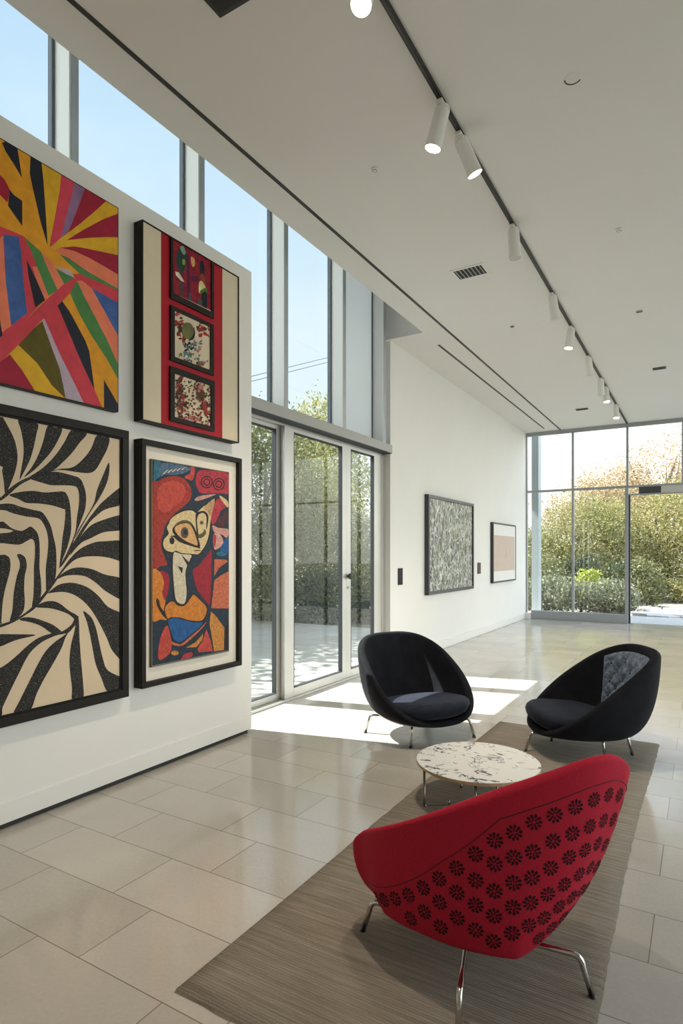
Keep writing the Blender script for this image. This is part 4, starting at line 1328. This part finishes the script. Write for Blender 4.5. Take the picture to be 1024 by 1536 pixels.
def leafmat(name, cols, trans=.36):
    t = NT(name)
    g = t.n('ShaderNodeNewGeometry')
    c = t.ramp(g.outputs['Random Per Island'], [(i / max(1, len(cols) - 1), (*x, 1)) for i, x in enumerate(cols)])
    d = t.n('ShaderNodeBsdfDiffuse', {'Color': c}); tl = t.n('ShaderNodeBsdfTranslucent', {'Color': c})
    gl = t.n('ShaderNodeBsdfGlossy', {'Color': (.6, .6, .55, 1), 'Roughness': .5})
    m1 = t.n('ShaderNodeMixShader', {0: trans, 1: d.outputs[0], 2: tl.outputs[0]})
    m2 = t.n('ShaderNodeMixShader', {0: .06, 1: m1.outputs[0], 2: gl.outputs[0]})
    t.t.links.new(m2.outputs[0], t.out.inputs[0])
    return t.mat


GOLD = leafmat('leaves_gold', [(.36, .25, .13), (.48, .34, .19), (.55, .42, .26), (.34, .26, .13)])
YGRN = leafmat('leaves_yellow_green', [(.22, .23, .07), (.33, .31, .10), (.43, .38, .18), (.14, .16, .055)])
MGRN = leafmat('leaves_green', [(.13, .15, .06), (.20, .21, .09), (.29, .28, .13), (.10, .12, .05)])
DGRN = leafmat('leaves_dark', [(.05, .07, .035), (.08, .10, .05), (.12, .14, .07)])
SAGE = leafmat('leaves_sage', [(.18, .20, .12), (.27, .28, .18), (.34, .35, .24), (.15, .17, .10)])
LIME = leafmat('leaves_lime', [(.34, .40, .04), (.45, .50, .08), (.52, .55, .12)])
M_BARK = plain('bark', (.13, .10, .075), .9, var=.3, scale=12)


def foliage(blobs, n, size, seed, fill=.55):
    """leaf rhombs filling a set of ellipsoid blobs (cx, cy, cz, rx, ry, rz); denser towards their skins"""
    g = np.random.default_rng(seed)
    vol = np.array([b[3] * b[4] * b[5] for b in blobs]) ** .75; vol /= vol.sum()
    # clumps inside the blobs
    pos = []
    for b, w_ in zip(blobs, vol):
        k = int(n * w_)
        nc = max(8, k // 45)
        d = g.normal(size=(nc, 3)); d /= np.linalg.norm(d, axis=1)[:, None]
        r = g.uniform(fill, 1.0, nc) ** .6
        cc = d * r[:, None]
        own = g.integers(0, nc, k)
        p = cc[own] * np.array(b[3:6]) + g.normal(size=(k, 3)) * (.17 * min(b[3:6]) + size * .6)
        pos.append(p + np.array(b[0:3]))
    p = np.concatenate(pos)
    p = p[p[:, 2] > -.1]
    k = len(p)
    a = g.normal(size=(k, 3)); a /= np.linalg.norm(a, axis=1)[:, None]
    b = g.normal(size=(k, 3)); b -= (a * b).sum(1)[:, None] * a; b /= np.linalg.norm(b, axis=1)[:, None]
    s = size * g.uniform(.6, 1.3, k)[:, None]
    v = np.stack([p - a * s, p + b * s * .42, p + a * s, p - b * s * .42], 1).reshape(-1, 3)
    return v, k


def leaf_obj(name, mat, parent, blobs, n, size, seed, fill=.55):
    v, k = foliage(blobs, n, size, seed, fill)
    if parent is not None:
        v = v - np.array(parent.location)
    me = bpy.data.meshes.new(name)
    me.vertices.add(k * 4); me.vertices.foreach_set('co', v.ravel())
    me.loops.add(k * 4); me.loops.foreach_set('vertex_index', np.arange(k * 4, dtype=np.int32))
    me.polygons.add(k); me.polygons.foreach_set('loop_start', np.arange(0, k * 4, 4, dtype=np.int32))
    me.update(calc_edges=True); me.validate()
    me.materials.append(mat)
    o = bpy.data.objects.new(name, me); COL.objects.link(o)
    if parent is not None: o.parent = parent
    return o


def tree(name, label, cat, u, t_, blobs, n, size, mat, seed, trunk=.10, group=None, fill=.55):
    """blobs relative to the foot: (dx across the view, depth, z, rx, ry, rz)"""
    q = FWD * t_ + RGT * ((u - 512) / FX * t_)
    r_ = empty(name, (q.x, q.y, -.14), 0, label, cat, group)
    bb = []
    for dx, dd, z, rx, ry, rz in blobs:
        c_ = q + RGT * dx + FWD * dd
        bb.append((c_.x, c_.y, z, rx, ry, rz))
    leaf_obj('crown', mat, r_, bb, n, size, seed, fill)
    m = MB()
    g = random.Random(seed)
    for b in bb[:4]:
        top = Vector(b[0:3]); mid = Vector((q.x, q.y, max(.15, b[2] * .45)))
        m.tube([Vector((q.x + g.uniform(-.05, .05), q.y + g.uniform(-.05, .05), -.16)), mid, top, top + Vector((g.uniform(-.3, .3) * b[3], g.uniform(-.3, .3) * b[4], b[5] * .6))],
               [trunk, trunk * .7, trunk * .4, trunk * .12], 7)
        for _ in range(4):
            e = top + Vector((g.uniform(-.7, .7) * b[3], g.uniform(-.7, .7) * b[4], g.uniform(-.2, .7) * b[5]))
            m.tube([mid.lerp(top, g.uniform(.3, .9)), mid.lerp(e, .6), e], [trunk * .4, trunk * .25, trunk * .08], 5)
    m.build('trunk', M_BARK, r_, smooth=True)
    return r_


G1 = 'trees beyond the end window'
tree('tree', 'tall golden brown tree rising behind the others beyond the open doorway', 'tree', 1000, 27,
     [(0, 0, 4.6, 2.6, 2.2, 2.0), (-2.2, .3, 4.3, 1.7, 1.5, 1.3), (2.4, 0, 4.9, 2.4, 2, 1.9), (-.6, 0, 2.6, 3, 2, 1.6)], 30000, .06, GOLD, 1, .2, G1, .35)
tree('tree', 'loose pale brown tree behind the middle pane of the end window', 'tree', 895, 26,
     [(0, 0, 3.6, 1.7, 1.5, 1.3), (-1.3, 0, 3.0, 1.2, 1.2, 1.0), (1.4, .4, 3.6, 1.4, 1.4, 1.3)], 11000, .06, GOLD, 2, .12, G1, .3)
tree('tree', 'broad yellow green bushy tree behind the left panes of the end window', 'tree', 858, 21.5,
     [(.2, 0, 1.95, 1.3, 1.3, 1.4), (-.8, .2, 1.25, .9, 1.0, 1.1), (1.2, .3, 2.0, 1.2, 1.2, 1.4), (.2, 0, .9, 2.0, 1.2, 1.0)], 30000, .05, YGRN, 3, .12, G1)
tree('tree', 'broad yellow green bushy tree seen through the open doorway', 'tree', 985, 22,
     [(0, 0, 2.3, 1.6, 1.3, 1.6), (1.4, .2, 2.5, 1.5, 1.2, 1.7), (-1.2, .3, 2.0, 1.1, 1.1, 1.4), (.5, 0, 1.0, 2.6, 1.2, 1.1)], 34000, .05, YGRN, 4, .12, G1)
tree('tree', 'low green tree at the far left of the end window', 'tree', 812, 22.5,
     [(0, 0, 1.3, 1.1, 1.1, 1.1), (-.9, 0, .9, .9, .9, .9)], 11000, .05, MGRN, 5, .08, G1)
tree('tree', 'large tree beyond the right side of the open doorway', 'tree', 1150, 24,
     [(0, 0, 3.4, 2.4, 2, 2.3), (2.8, 0, 2.8, 2.2, 2, 2), (0, 0, 1.1, 3, 1.6, 1.2)], 12000, .09, YGRN, 6, .2, G1)
G2 = 'shrubs beyond the end window'
tree('shrub', 'dark clipped shrub behind the yellow green shrub', 'shrub', 895, 19.3, [(0, 0, .75, 1.2, .6, .7), (-.8, 0, .7, .6, .5, .6)], 8500, .05, DGRN, 7, .03, G2)
tree('shrub', 'dark green shrub beside the open doorway post, at the flagstones', 'shrub', 962, 18.6, [(0, 0, .55, .6, .5, .7)], 4500, .05, MGRN, 8, .03, G2)
tree('shrub', 'small bright yellow green shrub behind the end window', 'shrub', 885, 17.4, [(0, 0, .72, .36, .3, .26), (.08, 0, .4, .3, .3, .3)], 2200, .05, LIME, 9, .02, G2)
tree('shrub', 'dark low shrub at the left foot of the end window', 'shrub', 826, 16.8, [(0, 0, .4, .55, .5, .5), (-.45, .1, .35, .4, .4, .45)], 5000, .045, SAGE, 10, .03, G2)
tree('shrub', 'grey green low shrub in the middle of the end window', 'shrub', 872, 16.7, [(0, 0, .32, .6, .4, .42), (.5, 0, .28, .5, .4, .4)], 5000, .042, SAGE, 11, .03, G2)
tree('shrub', 'grey green low shrub against the doorway post', 'shrub', 922, 16.5, [(0, 0, .30, .5, .4, .40), (.35, .1, .15, .3, .3, .3)], 4500, .042, SAGE, 12, .03, G2)
tree('shrub', 'low yellow green shrub behind the flagstones', 'shrub', 1010, 20.4, [(0, 0, .22, .9, .5, .42), (1.0, 0, .25, .8, .5, .42)], 5500, .05, YGRN, 13, .03, G2)
tree('shrub', 'mid green shrub at the left edge of the end window', 'shrub', 806, 19, [(0, 0, .7, .7, .6, .8), (.5, 0, .5, .5, .5, .6)], 5500, .05, MGRN, 14, .03, G2)

G3 = 'trees beyond the sliding doors'
tree('tree', 'green leafy tree behind the left sliding door pane', 'tree', 398, 16.0,
     [(0, 0, 3.2, 1.5, 1.4, 2.0), (-1.2, .3, 3.6, 1.4, 1.3, 1.8), (.1, 0, 1.3, 1.8, 1.2, 1.3)], 26000, .05, MGRN, 15, .14, G3)
tree('tree', 'yellow green leafy tree behind the middle sliding door pane', 'tree', 470, 17.0,
     [(0, 0, 2.9, 1.0, 1.2, 1.6), (-.7, .3, 2.0, .9, 1.0, 1.5), (.7, .2, 2.1, .8, 1.0, 1.2)], 26000, .045, YGRN, 16, .13, G3)
tree('tree', 'low green tree behind the narrow sliding door pane', 'tree', 548, 17.5,
     [(0, 0, 1.5, .8, 1.0, 1.1), (.7, 0, 1.1, .8, .9, 1.0), (-.4, 0, 1.0, .8, .8, .9)], 15000, .045, MGRN, 17, .09, G3)
tree('tree', 'tall tree whose top shows in the high window above the doors', 'tree', 480, 23,
     [(0, 0, 6.2, 1.1, 1.2, 1.3), (-.5, 0, 5.4, .9, 1.0, 1.0), (.7, 0, 4.6, 1.4, 1.4, 1.6)], 9000, .08, YGRN, 18, .2, G3, .35)
for k_, (ty, th) in enumerate(((1.2, 7.6), (4.0, 8.0), (6.8, 8.4), (9.6, 8.5))):  # row of unseen trees added to cast shade on the patio
    q = Vector((-10.9, ty, 0)); tt = q.dot(FWD); uu = 512 + FX * q.dot(RGT) / tt
    tree('tree', ('tall tree far left in the garden, first', 'tall tree far left in the garden, second', 'tall tree far left in the garden, third', 'tall tree far left in the garden, fourth')[k_]
         + ' of an added row, hidden behind the gallery wall, shading the patio', 'tree', uu, tt, [(0, 0, th - 2.6, 1.7, 1.7, 2.4), (.2, .8, th - 4.6, 1.9, 1.7, 2.2), (0, -.7, th - 5.6, 1.9, 1.8, 2.0)], 15000, .12, MGRN, 40 + k_, .2, G3, .15)
G4 = 'shrubs beyond the sliding doors'
tree('shrub', 'dark shrub at the patio edge behind the middle sliding door pane', 'shrub', 450, 13.9, [(0, 0, .45, .55, .45, .55), (.4, .1, .55, .45, .4, .55)], 6500, .045, DGRN, 20, .03, G4)
tree('shrub', 'dark shrub at the patio edge near the door knob', 'shrub', 500, 14.2, [(0, 0, .5, .5, .45, .62), (.45, .1, .4, .4, .4, .5)], 5500, .045, DGRN, 21, .03, G4)
tree('shrub', 'green shrub at the patio edge behind the left sliding door pane', 'shrub', 398, 14.2, [(0, 0, .5, .8, .5, .7)], 5500, .05, MGRN, 22, .03, G4)
tree('shrub', 'green shrub at the patio edge behind the narrow sliding door pane', 'shrub', 552, 14.6, [(0, 0, .5, .6, .5, .7)], 5000, .05, MGRN, 23, .03, G4)

for k, (va, vb, lab) in enumerate(((563, 536, 'upper of two dark overhead wires seen through the high windows'), (570.5, 543, 'lower of two dark overhead wires seen through the high windows'))):
    a, b = on_x(383, va, -14), on_x(493, vb, -14)
    d_ = b - a
    o = MB().tube([a - d_ * 3, a - d_ * 1 + Vector((0, 0, -.03)), a, b, b + d_ * 1 + Vector((0, 0, -.03)), b + d_ * 3], .013, 6).build('overhead_wire', M_BLACK, None, smooth=True)
    tag(o, lab, 'wire', 'overhead wires')

# ------------------------------------------------------------------ light
sd = bpy.data.lights.new('sun', 'SUN'); sd.energy = SUN_E; sd.angle = math.radians(.53); sd.color = (1, .955, .89)
so = bpy.data.objects.new('sun', sd); COL.objects.link(so)
so.rotation_euler = Vector((1, .22, -1.36)).to_track_quat('-Z', 'Y').to_euler()

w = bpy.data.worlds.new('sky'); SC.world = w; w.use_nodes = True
nt = w.node_tree; nt.nodes.clear()
N = nt.nodes.new; LK = nt.links.new
tc = N('ShaderNodeTexCoord'); sep = N('ShaderNodeSeparateXYZ'); LK(tc.outputs['Generated'], sep.inputs[0])
rp = N('ShaderNodeValToRGB'); LK(sep.outputs[2], rp.inputs[0])
els = rp.color_ramp.elements
els[0].position = 0.0; els[0].color = (1.0, 1.0, .98, 1)
els[1].position = .9; els[1].color = (.36, .56, .90, 1)
for p_, c_ in ((.10, (.97, .985, 1.0, 1)), (.30, (.80, .90, 1.0, 1)), (.55, (.62, .79, .98, 1))):
    e_ = els.new(p_); e_.color = c_
cl = N('ShaderNodeTexNoise'); cl.inputs['Scale'].default_value = 2.6; cl.inputs['Detail'].default_value = 6
mp = N('ShaderNodeMapping'); mp.inputs['Scale'].default_value = (1, 1, 2.5); LK(tc.outputs['Generated'], mp.inputs[0]); LK(mp.outputs[0], cl.inputs[0])
cr = N('ShaderNodeValToRGB'); LK(cl.outputs[0], cr.inputs[0]); cr.color_ramp.elements[0].position = .5; cr.color_ramp.elements[1].position = .8
cr.color_ramp.elements[1].color = (.5, .5, .5, 1)
mx = N('ShaderNodeMix'); mx.data_type = 'RGBA'; LK(cr.outputs[0], mx.inputs[0]); LK(rp.outputs[0], mx.inputs[6]); mx.inputs[7].default_value = (1, 1, 1, 1)
# sky boosted away from the left view, added to light the room
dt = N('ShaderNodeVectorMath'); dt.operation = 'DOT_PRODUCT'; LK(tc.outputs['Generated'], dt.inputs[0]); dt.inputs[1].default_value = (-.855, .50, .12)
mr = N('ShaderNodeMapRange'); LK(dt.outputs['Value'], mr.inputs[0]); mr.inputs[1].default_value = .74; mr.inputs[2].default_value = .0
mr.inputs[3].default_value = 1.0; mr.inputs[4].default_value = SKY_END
bg = N('ShaderNodeBackground')
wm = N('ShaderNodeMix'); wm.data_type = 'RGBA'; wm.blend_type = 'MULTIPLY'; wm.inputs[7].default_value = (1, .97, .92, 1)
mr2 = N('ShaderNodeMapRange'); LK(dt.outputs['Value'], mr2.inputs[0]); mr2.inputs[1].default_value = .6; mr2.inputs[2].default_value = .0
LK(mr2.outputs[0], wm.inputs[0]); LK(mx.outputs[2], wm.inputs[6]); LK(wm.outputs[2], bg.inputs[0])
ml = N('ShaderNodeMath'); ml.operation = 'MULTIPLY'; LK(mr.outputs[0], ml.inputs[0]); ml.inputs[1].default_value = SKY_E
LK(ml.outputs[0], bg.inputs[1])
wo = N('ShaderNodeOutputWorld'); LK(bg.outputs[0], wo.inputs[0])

vs_ = SC.view_settings
vs_.view_transform = 'Standard'; vs_.look = 'None'; vs_.gamma = 1.0; vs_.exposure = EXPO
vs_.use_curve_mapping = False
SC.cycles.max_bounces = 12; SC.cycles.diffuse_bounces = 7; SC.cycles.glossy_bounces = 5
SC.cycles.transparent_max_bounces = 16; SC.cycles.transmission_bounces = 6
SC.cycles.caustics_reflective = False; SC.cycles.caustics_refractive = False
SC.cycles.sample_clamp_indirect = 8.0
SC.cycles.use_denoising = True
